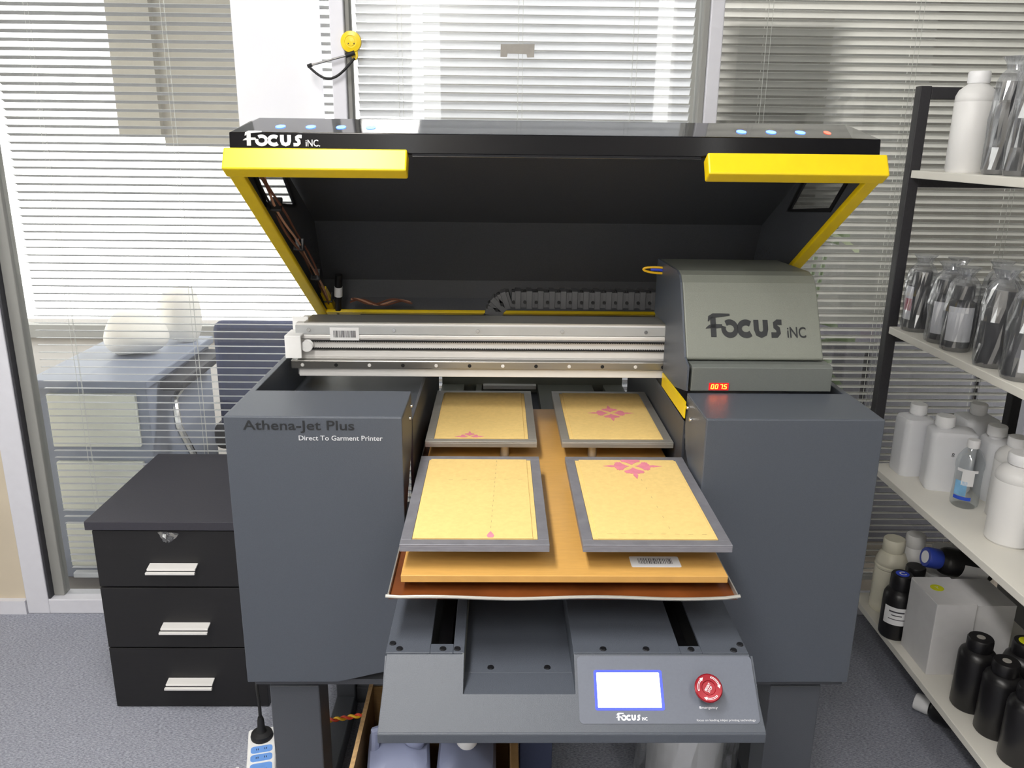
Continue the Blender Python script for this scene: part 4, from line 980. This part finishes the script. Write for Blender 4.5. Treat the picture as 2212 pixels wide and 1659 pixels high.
# bottom shelf
z = SHZ[0]
bottle('ribbed', (1.168, 2.185, z), .046, .228, 'cream ribbed plastic bottle at the far corner of the bottom shelf', 'bottle_cream', 'bottle_cream')
bottle('ribbed', (1.252, 2.224, z), .042, .222, 'white ribbed bottle behind the cream one', 'bottle_white', 'bottle_white')
bottle('ribbed', (1.292, 2.147, z), .044, .222, 'white ribbed bottle in front of the upset black bottle', 'bottle_white', 'bottle_white')
bottle('ribbed', (1.385, 2.215, z), .042, .215, 'white ribbed bottle deepest in the bottom shelf corner', 'bottle_white', 'bottle_white')
bottle('ink', (1.130, 2.045, z), .041, .190, 'black bottle with white label and blue letter cap on the bottom shelf edge', 'bottle_black', 'bottle_black', patches=[('label_white', .26, .54, 195, 290)], dot='dot_blue', dotch='C')
bl = [o for o in bpy.data.objects if o.name.startswith('bottle') and o.get('label', '').startswith('black bottle with white label and blue')][0]
mb = MB()
for zz, w0, w1, hh in ((.088, 215, 270, .004), (.078, 225, 262, .0025), (.066, 215, 275, .002)):
    p = patch(.0417, zz, zz+hh, w0, w1); mb.add(p.v, p.f)
link('label_print', mb.mesh('label_print'), 'ink', bl, (0, 0, 0), 0, False)
bottle('ink', (1.195, 2.098, z), .038, .185, 'plain black bottle behind the blue letter cap bottle', 'bottle_black', 'bottle_black')
bottle('ink', (1.375, 2.06, z+.197), .040, .185, 'black bottle with blue cap lying across the other bottles on the bottom shelf', 'bottle_black', 'cap_blue', patches=[('label_white', .1, .5, 200, 290)], dot='label_white', rot=(0, R(-78), 0))
def carton(x0, x1, y0, y1, h, label, dotc=None, ch=None):
    t = thing('carton', label, 'box', ((x0+x1)/2, (y0+y1)/2, z), 'white cartons')
    obj('carton_body', MB().box(x0, x1, y0, y1, z, z+h), 'carton_white', t, .0015)
    obj('lid_flap', MB().box(x0+.001, x1-.001, y0-.0008, y1-.001, z+h-.0002, z+h+.001), 'carton_white', t)
    if dotc:
        d_ = obj('round_sticker', MB().lathe([(.017, 0), (.017, .0006), (.0004, .0006)], ((x0+x1)/2-.012, (y0+y1)/2+.012, z+h+.001), 24), dotc, t)
        place_text('sticker_letter', ch, .009, .012, ((x0+x1)/2-.0165, (y0+y1)/2+.006, z+h+.0017), (1, 0, 0), (0, 1, 0), 'label_white', t)
carton(1.128, 1.233, 1.855, 1.995, .208, 'white carton with a round yellow sticker on the bottom shelf', 'dot_yellow', 'Y')
carton(1.236, 1.340, 1.862, 2.0, .200, 'plain white carton right of the yellow sticker one')
bottle('slim', (1.176, 1.735, z), .043, .192, 'black slim bottle nearest the yellow sticker carton', 'bottle_black', 'bottle_black', dot='tape')
bottle('slim', (1.183, 1.640, z), .043, .192, 'black slim bottle, second from the yellow sticker carton along the edge', 'bottle_black', 'bottle_black', dot='tape')
bottle('slim', (1.270, 1.705, z), .045, .200, 'black slim bottle with a yellow cap sticker', 'bottle_black', 'bottle_black', dot='dot_yellow')
bottle('slim', (1.185, 1.545, z), .043, .192, 'black slim bottle nearest the bottom right image corner', 'bottle_black', 'bottle_black')
bottle('slim', (1.280, 1.60, z), .043, .192, 'black slim bottle in the back row by the right image edge', 'bottle_black', 'bottle_black')
bottle('ink', (1.279, 1.80, .033), .033, .175, 'black bottle with white cap lying on the floor under the shelving', 'bottle_black', 'cap_white', rot=(R(90), 0, R(-135)))
